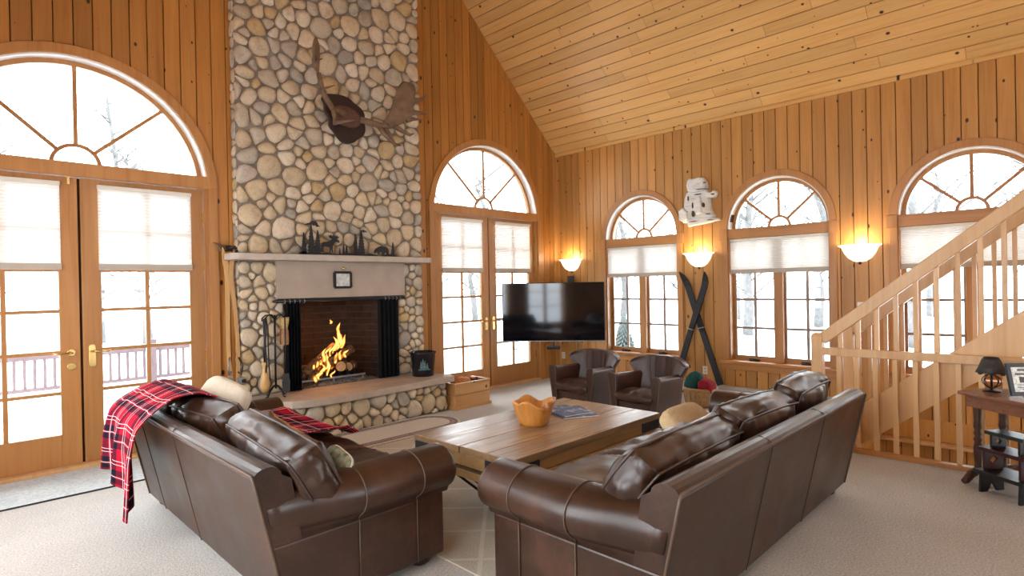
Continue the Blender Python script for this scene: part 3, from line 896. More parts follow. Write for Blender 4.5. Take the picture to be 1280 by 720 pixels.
# left return of the chimney, a hand's breadth deep
Fs = lambda u, v, d: (CX0 + .012 - d * .5, CY + .01 + u, v)
build_stones(shift(pack(.10, 4.2, .055, 9), 0, .36), Fs, FP, [0], 4)
b = MB(); b.box(2.112, CY - .048, 1.155, 3.440, CY + .02, 1.512); b.build('lintel_panel', M['lintel'], FP, .004)
ml = MB()
def rounded_front(x0, x1, yb, yf, r, n=6):
    p = [(x0, yb)]
    p += [(x0 + r - r * math.cos(a), yf + r - r * math.sin(a)) for a in [PI / 2 * i / n for i in range(n + 1)]]
    p += [(x1 - r + r * math.sin(a), yf + r - r * math.cos(a)) for a in [PI / 2 * i / n for i in range(n + 1)]]
    return p + [(x1, yb)]
ml.prism(rounded_front(1.70, 3.705, CY + .01, 4.79, .09), lambda a, b, d: (a, b, d), 1.508, 1.563)
ml.build('mantel_shelf', M['mantel'], FP, .007)
# firebox: splayed brick sides and back
x0, x1, xb0, xb1, yf, yb = 2.19, 3.36, 2.42, 3.10, CY + .0, 5.55
fb = MB()
fb.prism([(x0, yf), (xb0, yb), (xb1, yb), (x1, yf), (x1 + .02, 5.74), (x0 - .02, 5.74)], lambda a, b, d: (a, b, d), .345, 1.165)
fb.build('firebox_lining', M['soot'], FP)
fl = MB(); fl.box(x0, yf, .33, x1, 5.6, .352); fl.build('firebox_floor', M['soot'], FP)
tp = MB(); tp.prism([(x0, yf + .02), (xb0, yb), (xb1, yb), (x1, yf + .02)], lambda a, b, d: (a, b, d), 1.15, 1.162); tp.build('firebox_throat', M['soot'], FP)
def brick_course(a, b, z0, n, row, bw=.20, bh=.062):
    a, b = Vector(a), Vector(b); L = (b - a).length; t = (b - a) / L; nrm = Vector((-t.y, t.x, 0))
    if nrm.dot(Vector((2.76, 5.2, 0)) - (a + b) / 2) < 0: nrm = -nrm
    u = -(bw / 2 if row % 2 else 0)
    while u < L - .02:
        p, q = max(0, u) + .004, min(L, u + bw) - .004
        if q - p > .03:
            m = MB(); m.fbox(lambda s, d, z: tuple(a + t * s + nrm * d + Vector((0, 0, z))), p, q, -.01, .008, z0 + .004, z0 + bh - .004)
            m.build('brick', M['brick'], FP)
        u += bw
for row in range(12):
    z = .355 + row * .066
    brick_course((x1, yf, 0), (xb1, yb, 0), z, 0, row); brick_course((xb0, yb, 0), (xb1, yb, 0), z, 0, row + 1); brick_course((x0, yf, 0), (xb0, yb, 0), z, 0, row)

# raised hearth with a bowed front
HZ0, HZ = .292, .355
HE = thing('hearth', 'raised stone hearth with bowed sandstone slab in front of the fire', 'hearth')
path = [(1.86, 5.0), (1.93, 4.78), (2.05, 4.60), (2.25, 4.53), (2.60, 4.515), (2.95, 4.545), (3.30, 4.575), (3.645, 4.592), (3.655, 5.0)]
core = MB(); core.prism([(x + (.012 if x < 2.1 else -.012 if x > 3.6 else 0), y + (.014 if y < 4.9 else 0)) for x, y in path] + [(3.64, 5.02), (1.88, 5.02)], lambda a, b, d: (a, b, d), 0, HZ0 + .003); core.build('mortar_core', M['mortar'], HE)
cum = [0]
for p, q in zip(path, path[1:]): cum.append(cum[-1] + math.dist(p, q))
def Fh(u, v, d):
    u = min(max(u, 0), cum[-1] - 1e-6); k = max(i for i in range(len(path) - 1) if cum[i] <= u)
    t = (u - cum[k]) / (cum[k + 1] - cum[k]); p, q = path[k], path[k + 1]
    tx, ty = (q[0] - p[0]) / (cum[k + 1] - cum[k]), (q[1] - p[1]) / (cum[k + 1] - cum[k])
    return (p[0] + t * (q[0] - p[0]) + ty * d, p[1] + t * (q[1] - p[1]) - tx * d, v)
build_stones(shift(pack(cum[-1], HZ0 - .004, .062, 33, .40), 0, .003), Fh, HE, [300], 6)
sl = MB()
sp = [(1.80, 5.004), (1.84, 4.82), (1.92, 4.64), (2.03, 4.52), (2.18, 4.455), (2.4, 4.438), (2.7, 4.443), (3.05, 4.468), (3.4, 4.495), (3.715, 4.525), (3.73, 4.535), (3.715, 4.80), (3.69, 5.004)]
sl.prism(sp, lambda a, b, d: (a, b, d), HZ0, HZ); sl.build('hearth_slab', M['slab'], HE, .008)

# fire screen: rod and two drawn mesh curtains
FS = thing('fire_screen', 'black mesh fire curtains drawn aside on a rod', 'fire screen', (2.77, 4.955, .357))
r = MB(); r.tube([(-.70, 0, .80), (.66, 0, .80)], .012, 8); r.box(-.66, .0, .785, .66, .018, .822); r.build('curtain_rod', M['black'], FS)
def curtain(x0, x1, seed):
    g = random.Random(seed); n = 36
    def fn(u, v):
        return (x0 + (x1 - x0) * u, .016 * math.sin(u * 2 * PI * 5 + seed) * (1 - .2 * v) , .002 + .785 * v)
    return MB().grid(fn, 60, 4)
curtain(-.59, -.45, 1).build('mesh_curtain', M['screenmesh'], FS); curtain(.345, .59, 2).build('mesh_curtain', M['screenmesh'], FS)
# rings at both ends of the rod
for xs in (-1, 1):
    for i in range(5):
        q = MB(); c = Vector((xs * (.42 + .045 * i), -.004, .795)); q.tube([c + Vector((0, .017 * math.cos(2 * PI * j / 10), .017 * math.sin(2 * PI * j / 10))) for j in range(10)], .003, 5, closed=True); q.build('curtain_ring', M['pewter'], FS)

# grate, logs, ash, flames
GT = thing('fire_grate', 'black iron grate holding the burning logs', 'fire grate', (2.66, 5.20, .352))
g = MB()
for i in range(7):
    x = -.24 + .08 * i; g.bar((x, -.13, .075), (x, .16, .075), .014, .014); g.bar((x, -.13, .075), (x, -.15, .125), .014, .014)
g.build('grate_bars', M['black'], GT)
for y in (-.135, .13):
    q = MB(); q.bar((-.31, y, .06), (.36, y, .06), .016, .016); q.build('cross_bar', M['pewter'] if y < 0 else M['black'], GT)
for x in (-.30, .02, .33):
    q = MB(); q.bar((x, -.135, 0), (x, -.135, .062), .014, .014); q.bar((x, .13, 0), (x, .13, .062), .014, .014); q.build('leg', M['pewter'], GT)
am = MB()
am.grid(lambda u, v: (2.38 + .80 * u, 5.015 + .36 * v, .354 + (.05 * math.sin(PI * u) * math.sin(PI * v) + .022 * noise.noise(Vector((u * 22, v * 14, 0))) * (math.sin(PI * u) * math.sin(PI * v)) ** .4)), 60, 30)
tag(am.build('ash_bed', M['ash']), 'grey ash and glowing embers heaped under the grate', 'ash', kind='stuff')
def log(name, a, b, r, label, endmat, seed, bark='log'):
    a, b = Vector(a), Vector(b); mid = (a + b) / 2
    t = thing(name, label, 'log', tuple(mid), 0, 'burning logs')
    pts = [a + (b - a) * i / 6 - mid for i in range(7)]
    gg = random.Random(seed)
    MB().tube(pts, [r * gg.uniform(.9, 1.08) for _ in pts], 11, cap=False).build('bark', M[bark], t)
    d = (b - a).normalized(); x = d.cross(Vector((0, 0, 1))).normalized(); y = x.cross(d)
    for e in (pts[0] - d * .001, pts[-1] + d * .001):
        q = MB(); q.add([e + (x * math.cos(2 * PI * i / 11) + y * math.sin(2 * PI * i / 11)) * r * .97 for i in range(11)], [tuple(range(11))]); q.build('cut_end', M[endmat], t)
log('log', (2.40, 5.10, .47), (2.74, 5.14, .70), .046, 'charred log burning at a slant across the top of the fire', 'log', 1)
log('log', (2.62, 5.07, .54), (2.92, 5.14, .665), .040, 'split log burning lower on the right of the fire', 'logend', 2)
log('log', (2.74, 5.03, .515), (2.88, 5.22, .49), .050, 'short log with a pale sawn end towards the room', 'logend', 3)
log('log', (2.83, 5.05, .50), (2.97, 5.20, .49), .042, 'small log with pale sawn end at right of fire', 'logend', 4)
log('log', (2.37, 5.16, .50), (2.76, 5.24, .49), .048, 'blackened log lying across the back of the grate', 'log', 5)
log('log', (2.38, 5.11, .462), (2.62, 5.10, .452), .040, 'glowing log lying at the lower left of the grate', 'log', 6)
fl = MB(); g = random.Random(4)
def flame(x, y, z, h, w, lean=0.0):
    pts = []; rs = []
    for i in range(9):
        t = i / 8
        pts.append((x + .05 + lean * t * h + .16 * h * math.sin(t * 5 + x * 40) * t, y + .02 * math.sin(t * 6 + z * 30), z + h * t)); rs.append(max(.0015, w * .8 * math.sin(PI * min(.98, .22 + .78 * t)) ** 1.1))
    fl.tube(pts, rs, 8)
for i in range(9):
    t = i / 8; flame(2.43 + .28 * t, 5.08, .50 + .19 * t, g.uniform(.07, .13), g.uniform(.014, .026), .25)
flame(2.70, 5.09, .68, .21, .034, .15); flame(2.66, 5.08, .66, .14, .032, .1); flame(2.735, 5.08, .68, .13, .026, .2); flame(2.715, 5.1, .83, .10, .02)
for x, z, h in ((2.50, .47, .09), (2.56, .44, .12), (2.47, .42, .08), (2.55, .50, .12), (2.63, .55, .10), (2.68, .58, .09), (2.44, .40, .09), (2.60, .42, .07), (2.74, .60, .07)):
    flame(x, 5.045, z, h, g.uniform(.012, .024), .3)
flame(2.61, 5.06, .93, .035, .014)
tag(fl.build('flames', M['flame']), 'orange flames licking up over the burning logs', 'fire', kind='stuff')
def point(name, loc, e, col, rad=.05):
    d = bpy.data.lights.new(name, 'POINT'); d.energy = e; d.color = col; d.shadow_soft_size = rad
    o = bpy.data.objects.new(name, d); COL.objects.link(o); o.location = loc; return o
point('firelight', (2.62, 5.12, .80), 5, (1, .36, .09), .08)

# small framed picture with brass hook on the lintel panel
PF = thing('framed_picture', 'small black framed picture with a brass hook below the mantel', 'picture', (2.73, 4.942, 1.34))
w, h = .082, .070
q = MB()
for a in (((-w, 0, -h), (w, 0, -h)), ((-w, 0, h), (w, 0, h))): q.bar(a[0], a[1], .022, .022, (0, 0, 1))
for a in (((-w, 0, -h), (-w, 0, h)), ((w, 0, -h), (w, 0, h))): q.bar(a[0], a[1], .022, .022, (0, 1, 0))
q.build('frame', M['black'], PF, .002)
q = MB(); q.box(-w, -.002, -h, w, .006, h); q.build('print', M['picglass'], PF)
q = MB(); q.lathe([(0, -.016), (.012, -.010), (.016, 0), (.012, .010), (0, .016)], 12, (0, -.012, h + .038)); q.tube([(0, .0, h + .03), (0, -.012, h + .035), (.03, -.014, h + .036)], .005, 6); q.build('brass_hook', M['brass'], PF)

# cut-metal woodland silhouette on the mantel
SI = thing('silhouette_ornament', 'black cut-metal silhouette of pines, moose, eagle and bear on the mantel', 'ornament', (2.27, 4.885, 1.563))
k1, k2 = .00140, .00114
Fsil = lambda a, b, d: (a * k1, d, b * k2)
def outline(pts): return [(x, y) for x, y in pts]
def pine(cx, w, h, y0=14, n=7, seed=0):
    g = random.Random(seed); L = []; Rr = []
    for i in range(n):
        t = i / n; ww = w / 2 * (1 - t) ** .8; y = y0 + (h - y0) * t; y2 = y0 + (h - y0) * (t + .9 / n)
        L += [(cx - ww, y), (cx - ww * .62, y + (y2 - y) * .75)]; Rr += [(cx + ww * g.uniform(.9, 1.1), y), (cx + ww * .62, y + (y2 - y) * .75)]
    return L + [(cx, h)] + Rr[::-1]
q = MB(); gp = random.Random(2)
top = [(0, 4)] + [(i * 20, 12 + gp.uniform(4, 10) + 6 * math.sin(i * .8)) for i in range(1, 37)] + [(752, 2)]
q.prism(top + [(752, 0), (0, 0)], Fsil, 0, .005); q.box(0, -.012, 0, 1.05, .02, .003); q.build('ground_strip', M['blackm'], SI)
for i, (cx, w, h) in enumerate(((42, 46, 178), (92, 62, 250), (136, 60, 200), (290, 18, 66), (318, 26, 96), (340, 28, 92), (408, 50, 190), (452, 74, 224), (706, 46, 132))):
    q = MB(); q.prism(pine(cx, w, h, 8, 9, i), Fsil, .0008 * (i % 3), .005 + .0008 * (i % 3)); q.build('pine_silhouette', M['blackm'], SI)
moose = [(156, 26), (160, 60), (158, 84), (164, 100), (180, 108), (205, 112), (226, 122), (236, 138), (222, 140), (216, 152), (210, 166), (222, 160), (228, 170), (236, 158), (246, 168), (250, 156), (262, 168), (264, 156), (278, 166), (276, 152), (288, 154), (282, 142), (270, 138), (284, 126), (290, 112), (284, 106), (268, 112), (256, 106), (248, 92), (240, 78), (238, 52), (240, 24), (232, 24), (228, 56), (222, 24), (214, 24), (218, 66), (196, 70), (180, 74), (174, 56), (176, 24)]
q = MB(); q.prism(moose, Fsil, .001, .006); q.build('moose_silhouette', M['blackm'], SI)
bear = [(548, 38), (556, 60), (566, 72), (584, 84), (606, 92), (632, 90), (654, 84), (668, 66), (670, 40), (668, 18), (654, 18), (650, 34), (640, 40), (632, 20), (618, 20), (614, 42), (598, 42), (594, 20), (580, 20), (578, 40), (566, 36), (556, 28)]
q = MB(); q.prism(bear, Fsil, .001, .006); q.build('bear_silhouette', M['blackm'], SI)
eagle = [(48, 236), (70, 250), (84, 252), (88, 262), (104, 272), (126, 268), (134, 258), (140, 240), (156, 226), (140, 228), (132, 222), (120, 236), (108, 232), (96, 242), (76, 238)]
q = MB(); q.prism(eagle, Fsil, .002, .006); q.build('eagle_silhouette', M['blackm'], SI)
bird2 = [(448, 206), (456, 220), (470, 224), (486, 218), (500, 212), (490, 210), (498, 202), (480, 208), (470, 200), (462, 210)]
q = MB(); q.prism(bird2, Fsil, .002, .006); q.build('bird_silhouette', M['blackm'], SI)

# moose antlers on a plaque
AN = thing('antler_mount', 'moose antlers on a dark wooden plaque high on the stone chimney', 'antlers', (2.776, 4.955, 2.86))
ax, az = .00171, .00134   # metres per traced unit
FAN = lambda a, b, d: ((a - 360) * ax, -d, -(b - 490) * az)
def smooth_poly(p, it=2):
    for _ in range(it):
        o = []
        for a, b in zip(p, p[1:] + p[:1]): o += [(a[0] * .75 + b[0] * .25, a[1] * .75 + b[1] * .25), (a[0] * .25 + b[0] * .75, a[1] * .25 + b[1] * .75)]
        p = o
    return p
pq = [(222, 375), (250, 340), (300, 328), (345, 322), (395, 335), (420, 360), (465, 385), (490, 430), (478, 470), (492, 530), (480, 580), (440, 615), (410, 650), (365, 665), (325, 645), (300, 600), (262, 560), (270, 500), (238, 460), (242, 410)]
q = MB(); q.prism(smooth_poly(pq), FAN, .002, .034, True); q.build('plaque', M['plaque'], AN, .008)
q = MB(); cap = [(362 + 90 * math.cos(2 * PI * i / 24), 476 + 74 * math.sin(2 * PI * i / 24) + 12 * math.cos(2 * PI * i / 24)) for i in range(24)]
q.prism(cap, FAN, .034, .075, True); q.build('skull_cap', M['hide'], AN, .012)
def palm(poly, th, bend):
    # bent, thick, rounded plate
    p = smooth_poly(poly, 1); cx = sum(a for a, _ in p) / len(p); cy = sum(b for _, b in p) / len(p)
    secs = []
    for sc, d in ((.70, -.5), (.95, -.28), (1.0, 0), (.95, .28), (.70, .5)):
        secs.append([FAN(cx + (a - cx) * sc, cy + (b - cy) * sc, .10 + d * th + bend(a, b)) for a, b in p])
    return MB().loft(secs)
bendr = lambda a, b: max(0, (a - 450)) * .00045
rp = [(548, 505), (575, 455), (600, 400), (622, 320), (640, 240), (662, 180), (690, 152), (718, 165), (738, 158), (752, 185), (757, 225), (748, 262), (765, 270), (752, 310), (735, 345), (752, 372), (728, 415), (690, 455), (650, 490), (600, 525), (560, 530)]
palm(rp, .03, bendr).build('antler_palm', M['antler'], AN)
def tine(pts, r0, r1):
    n = len(pts)
    return MB().tube([FAN(a, b, .10 + d) for a, b, d in pts], [r0 + (r1 - r0) * i / (n - 1) for i in range(n)], 8)
tine([(440, 482, -.02), (490, 496, .02), (540, 512, .05), (590, 505, .06)], .032, .030).build('antler_beam', M['antler'], AN)
for pts in ([(540, 515, .04), (555, 560, .06), (590, 605, .08), (635, 640, .09), (662, 636, .09)], [(570, 530, .05), (600, 570, .07), (625, 625, .08)], [(630, 500, .07), (680, 530, .09), (725, 545, .1), (752, 528, .1)], [(700, 440, .1), (740, 425, .12), (800, 420, .13)], [(730, 380, .12), (775, 372, .14), (822, 374, .15)], [(740, 290, .12), (790, 270, .15), (822, 232, .16)]):
    tine(pts, .030, .006).build('antler_tine', M['antler'], AN)
bendl = lambda a, b: max(0, (300 - a)) * .0009
lp = [(128, 40), (148, 58), (160, 90), (160, 150), (158, 200), (154, 250), (150, 285), (126, 270), (112, 220), (104, 150), (112, 90), (122, 60)]
palm(lp, .03, bendl).build('antler_palm', M['antler'], AN)
for pts, r0, r1 in (([(340, 468, -.02), (290, 466, .04), (240, 470, .08), (190, 420, .12), (160, 360, .15), (142, 280, .16)], .030, .020), ([(245, 470, .08), (245, 530, .1), (236, 585, .11)], .026, .010), ([(240, 575, .1), (290, 555, .13), (345, 535, .15)], .018, .006), ([(155, 380, .14), (185, 365, .19), (212, 350, .22)], .014, .004), ([(118, 250, .16), (128, 210, .2), (150, 195, .21)], .012, .004)):
    tine(pts, r0, r1).build('antler_beam' if r0 > .025 else 'antler_tine', M['antler'], AN)

# ------------------------------------------------------------------ leather sofas
def make_sofa(label, loc, rz, L, D, seams, cushions, seatx):
    t = thing('leather_sofa', label, 'sofa', loc, rz)
    lea = M['leather']
    q = MB(); q.prism([(-.002, .05), (D - .02, .05), (D - .02, .33), (-.0627, .33)], lambda a, b, d: (d, a, b), .004, L - .004); q.build('base', lea, t, .012)
    # raked back with a rounded top rail
    prof = [(-.056, .30), (-.118, .585)] + [(-.068 + .052 * math.cos(a), .582 + .038 * math.sin(a)) for a in [PI - PI * i / 8 for i in range(9)]] + [(.02, .56), (.055, .32)]
    q = MB(); q.prism(prof, lambda a, b, d: (d, a, b), .007, L - .007); q.build('back_frame', lea, t, .018, seg=3)
    q = MB(); bp = lambda u, dy: (u, -.012 * 0 + dy, 0)
    line = [(.0, -.004, .06), (0, -.118 - .004, .585), (.012, -.123, .60), (L - .012, -.123, .60), (L, -.122, .585), (L, -.004, .06)]
    q.tube([line[0]] + [tuple(Vector(line[0]).lerp(Vector(line[1]), i / 6)) for i in range(1, 6)] + line[1:5] + [tuple(Vector(line[4]).lerp(Vector(line[5]), i / 6)) for i in range(1, 7)], .0055, 6); q.build('piping', M['welt'], t)
    for X in seams:
        q = MB(); q.tube([(X, -.002 + .0, .052), (X, -.119, .585), (X, -.112, .608), (X, -.068, .6225), (X, -.02, .60)], .0026, 5); q.build('seam', M['piping'], t)
    # rolled arms
    for s in (0, 1):
        XO = 0 if s == 0 else L; dr = 1 if s == 0 else -1
        def section(Y, grow=0.0):
            b = min(1, max(0, (Y + .03) / .36)); b = b * b * (3 - 2 * b)
            e = .062 * b; rr = .100; cx = .066 + .02 * (1 - b); cz = .430
            pts = []
            for i in range(19):
                a = R(-20) + R(258) * i / 18
                x = cx + (rr + grow) * math.cos(a) * (1.0 if math.cos(a) > 0 else 1)
                if x < cx: x = cx + (x - cx) * ((cx + e) / rr if (cx + e) > 0 else 1)
                pts.append((XO + dr * x, Y, cz + (rr + grow) * math.sin(a)))
            pts += [(XO + dr * .004, Y, .325), (XO + dr * .166, Y, .325)]
            k = max(0.0, 1 - (Y + .05) / .25)
            return [(x, y - k * .058 * max(0, (z - .325) / .27), z) for x, y, z in pts]
        Ys = [-.046, .0, .05, .1, .16, .22, .3, .4, .5, .6, .68, D - .012, D]
        secs = [section(Y) for Y in Ys]
        secs.append([(p[0] * .93 + (XO + dr * .06) * .07, p[1] + .010, p[2] * .93 + .43 * .07) for p in secs[-1]])
        q = MB(); q.loft(secs); q.build('arm', lea, t)
        for Y in (.29, .57):
            ring = section(Y, .0015)[1:20]
            q = MB(); q.tube(ring, .0035, 5); q.tube([(XO - dr * .001, Y, .328), (XO - dr * .001, Y, .055)], .003, 5); q.build('seam', M['welt'], t)
    w = (L - .33) / 3
    for i in range(3):
        q = MB(); q.M = RM(R(-2), 0, 0, (.165 + w * (i + .5), .40, .355)); q.boxed(w / 2 + .003, .345, .052, .030, .012, i * 3.1 + L, .08); q.build('seat_cushion', lea, t, weld=True)
    for i, (X, Y, Z, hw, hh, ht, tilt, yaw, roll) in enumerate(cushions):
        mt = RM(R(tilt), R(roll), R(yaw), (X, Y, Z))
        q = MB(); q.M = mt; q.boxed(hw, hh, ht, .055, .019, i * 5.7 + L * 3, .26); per = q.per; cu = q.build('back_cushion', lea, t, weld=True)
        q = MB(); q.M = mt
        for sg in (-1, 1):
            pts = [(x * 1.003, y * 1.003, sg * ht) for x, y in per]
            q.tube(pts, .0058, 6, closed=True)
        q.build('piping', M['piping'], cu)
    for x in (.09, L - .09):
        for y in (.07, D - .10):
            q = MB(); q.lathe([(0, 0), (.03, 0), (.046, .012), (.05, .03), (.04, .048), (.03, .056)], 16, (x, y, 0)); q.build('foot', M['foot'], t)
    return t
# facing the fireplace side table: long back to the camera, on the right
make_sofa('brown leather sofa in front of the stairs, tan pillow on its seat', (1.60, 1.0, 0), 0, 2.15, .74, (.76, 1.42),
          [(.47, .150, .530, .41, .145, .058, 126, 3, 1), (1.17, .140, .540, .325, .142, .064, 113, -2, 1), (1.80, .140, .560, .285, .145, .068, 110, 2, 0)], None)
make_sofa('brown leather sofa draped with a red plaid throw beside the french doors', (.90, 3.95, 0), R(-90), 1.89, .74, (.33, .92),
          [(1.50, .150, .530, .405, .140, .060, 118, -3, 2), (.665, .140, .540, .315, .135, .066, 113, 3, -1)], None)

# throws and loose pillows
def sheet(name, fn, nu, nv, mat, label, cat, thick=.006):
    o = MB().grid(fn, nu, nv).build(name, mat)
    m = o.modifiers.new('thickness', 'SOLIDIFY'); m.thickness = thick; m.offset = 0
    return tag(o, label, cat)
def polyline(pts):
    pts = [Vector(p) for p in pts]; c = [0]
    for a, b in zip(pts, pts[1:]): c.append(c[-1] + (b - a).length)
    def at(t):
        t = min(max(t, 0), 1) * c[-1]
        k = max(i for i in range(len(pts) - 1) if c[i] <= t + 1e-9)
        return pts[k].lerp(pts[k + 1], (t - c[k]) / (c[k + 1] - c[k]))
    def sm(t, w=.035): return (at(t - w) + at(t) * 2 + at(t + w)) / 4
    return sm
pr = polyline([(1.16, .56), (1.10, .68), (.98, .735), (.86, .715), (.765, .655), (.705, .59), (.69, .46), (.70, .22)])
def throw_back(u, v):
    p = pr(v); hang = max(0, (v - .45) / .55)
    y = 3.25 + (.66 + .05 * hang) * u + .10 * hang * hang * (u - .62) * -1.0 + .05 * hang
    fold = .028 * hang * math.sin(u * 15 + 1.2) + .012 * hang * math.sin(u * 31)
    sag = .015 * noise.noise(Vector((u * 5, v * 6, 1)))
    tail = -.16 * hang * max(0, .45 - u) * 1.6 + .06 * hang * u
    return (p.x - fold - .012, y, p.y + sag * (1 - hang) + tail * hang)
def uvs(o, fu, fv):
    for l in o.data.uv_layers[0].data: l.uv = (l.uv[0] * fu, l.uv[1] * fv)
o = sheet('plaid_throw', throw_back, 44, 60, M['plaid'], 'red and black plaid throw hanging over the back corner of the sofa', 'throw'); uvs(o, 3.2, 4.8)
def throw_seat(u, v):
    x = 1.22 + .46 * u; y = 3.02 + .78 * v - .12 * u * (1 - v)
    z = .462 + .014 * noise.noise(Vector((u * 4, v * 4, 3))) + .018 * math.exp(-((v - .92) / .06) ** 2) - .09 * max(0, u - .9) * 4
    z += .022 * math.exp(-(v / .05) ** 2)
    return (x, y, z)
o = sheet('plaid_throw', throw_seat, 36, 40, M['plaid'], 'red and black plaid throw spread flat on the sofa seat', 'throw'); uvs(o, 2.3, 3.4)
def loose_pillow(name, mat, label, loc, rot, hw, hh, ht, seed, mat2=None):
    t = thing(name, label, 'pillow', loc)
    q = MB(); q.M = RM(*rot); q.pillow(hw, hh, ht, .42, .62, 44, 18, .006, seed, .35)
    q.build('cover', mat, t)
    q = MB(); q.M = RM(*rot); q.tube([(hw * .985 * math.copysign(abs(math.cos(a)) ** .42, math.cos(a)), hh * .985 * math.copysign(abs(math.sin(a)) ** .42, math.sin(a)), 0) for a in [2 * PI * i / 44 for i in range(44)]], .005, 6, closed=True)
    q.build('piping', mat2 or mat, t)
loose_pillow('cushion', M['cream'], 'cream pillow propped at the far end of the plaid-draped sofa', (1.125, 3.47, .582), (R(64), R(16), R(-70)), .165, .175, .062, 3)
loose_pillow('cushion', M['brownsuede'], 'tan-brown leather pillow peeping out from under the draped throw', (.985, 3.72, .60), (R(72), R(-6), R(-86)), .17, .12, .065, 6, M['piping'])
loose_pillow('cushion', M['floral'], 'green floral pillow mostly hidden behind the nearest back cushion of the plaid-draped sofa', (1.165, 2.225, .495), (R(58), R(8), R(-95)), .11, .09, .026, 8, M['cream'])
loose_pillow('cushion', M['tan'], 'tan pillow lying against the back cushions in front of the stairs', (2.62, 1.36, .535), (R(42), R(2), R(6)), .20, .13, .055, 5)

# ------------------------------------------------------------------ trunk-like coffee table
TX0, TX1, TY0, TY1, TZ = 1.90, 3.235, 1.90, 2.685, .43
T = thing('coffee_table', 'long worn oak coffee table with black iron corner straps between the sofas', 'coffee table', ((TX0 + TX1) / 2, (TY0 + TY1) / 2, 0))
hx, hy = (TX1 - TX0) / 2, (TY1 - TY0) / 2
ys = [-hy, -hy + .185, -hy + .39, -hy + .60, hy]
g = random.Random(5)
for a, b in zip(ys, ys[1:]):
    q = MB(); q.box(-hx + g.uniform(0, .006), a + .0008, TZ - .036, hx - g.uniform(0, .006), b - .0008, TZ + g.uniform(-.0012, 0)); q.build('top_board', M['table'], T, .0035)
z1 = TZ - .037
for s in (-1, 1):
    a, b = sorted((s * (hy - .05), s * (hy - .010))); q = MB(); q.box(-hx + .012, a, z1 - .062, hx - .012, b, z1); q.build('side_apron', M['tablelow'], T, .003)
    a, b = sorted((s * (hx - .05), s * (hx - .010))); q = MB(); q.box(a, -hy + .05, z1 - .062, b, hy - .05, z1); q.build('end_apron', M['tablelow'], T, .003)
for sx in (-1, 1):
    for sy in (-1, 1):
        q = MB()
        p = [(sx * (hx - .20), sy * (hy - .006)), (sx * (hx - .006), sy * (hy - .006)), (sx * (hx - .006), sy * (hy - .20)), (sx * (hx - .013), sy * (hy - .20)), (sx * (hx - .013), sy * (hy - .013)), (sx * (hx - .20), sy * (hy - .013))]
        q.prism(p, lambda a, b, d: (a, b, d), z1 - .056, z1 - .001); q.build('corner_strap', M['blackm'], T, .002)
for sy in (-1, 1):      # lower side rails jut past the ends and carry iron tips
    c = sy * (hy - .018)
    q = MB(); q.box(-hx - .045, c - .030, z1 - .108, hx + .045, c + .026, z1 - .066); q.build('lower_rail', M['tablelow'], T, .004)
    for sx in (-1, 1):
        a, b = sorted((sx * (hx + .012), sx * (hx + .048))); q = MB(); q.box(a, c - .033, z1 - .112, b, c + .029, z1 - .062); q.build('rail_tip', M['blackm'], T, .002)
for sx in (-1, 1):      # end beams, wooden block and iron rods to the floor
    xx = sx * (hx - .10)
    q = MB(); q.box(xx - .04, -hy + .06, z1 - .150, xx + .04, hy - .06, z1 - .108); q.build('end_beam', M['tablelow'], T, .003)
    for sy in (-1, 1):
        for k in (0, 1):
            x0 = xx - sx * .05 * k
            q = MB(); q.tube([(x0, sy * (hy - .06), z1 - .11), (x0 - sx * .27, sy * (hy - .22), .016), (x0 - sx * .27, sy * (hy - .22), .009)], .008, 6); q.build('iron_leg', M['black'], T)
    q = MB(); q.bar((sx * (hx - .40), -hy + .17, .02), (sx * (hx - .40), hy - .17, .02), .022, .022); q.build('iron_foot_bar', M['black'], T)
# carved root bowl
B = thing('wooden_bowl', 'orange carved root-wood bowl with a wavy rim on the coffee table', 'bowl', (2.50, 2.31, TZ))
def bowl_r(a, z):
    lob = 1 + .075 * math.cos(3 * a + .9) + .055 * math.cos(5 * a + 2.2) - .085 * math.exp(-((a - 5.0) / .22) ** 2) - .05 * math.exp(-((a - 3.6) / .2) ** 2) + .02 * math.sin(11 * a)
    return lob
n = 60; secs = []
def rim(a): return .138 + .010 * math.cos(3 * a + 2.4) + .010 * math.cos(5 * a + 1.0) - .026 * math.exp(-((a - 4.75) / .30) ** 2)
for t in [i / 9 for i in range(10)]:
    secs.append([((.088 + .045 * t ** .8) * (1 + (bowl_r(2 * PI * k / n, 0) - 1) * (.6 + .5 * t)) * math.cos(2 * PI * k / n), (.088 + .045 * t ** .8) * (1 + (bowl_r(2 * PI * k / n, 0) - 1) * (.6 + .5 * t)) * math.sin(2 * PI * k / n), rim(2 * PI * k / n) * t) for k in range(n)])
for t, f in ((.985, .84), (.8, .72), (.55, .56), (.4, .30)):
    secs.append([((.133 * f) * bowl_r(2 * PI * k / n, 0) * math.cos(2 * PI * k / n), (.133 * f) * bowl_r(2 * PI * k / n, 0) * math.sin(2 * PI * k / n), rim(2 * PI * k / n) * t) for k in range(n)])
q = MB(); q.M = Matrix.Diagonal((.93, .93, 1, 1)); q.loft(secs); q.build('bowl_body', M['burl'], B)
for (mx, my, rz, w, h, z, lab) in ((2.88, 2.33, -28, .12, .155, TZ + .001, 'blue magazine lying under another on the coffee table'), (2.86, 2.37, -14, .105, .14, TZ + .008, 'magazine with a snowy cover on top of the blue one')):
    t = thing('magazine', lab, 'magazine', (mx, my, z), R(rz), 'magazines on the coffee table')
    q = MB(); q.box(-w, -h, 0, w, h, .005); q.build('pages', M['paper'], t)
    q = MB(); q.box(-w, -h, .005, w, h, .0062); q.box(-w - .001, -h, 0, -w + .002, h, .0062); q.build('cover', M['cover'], t)

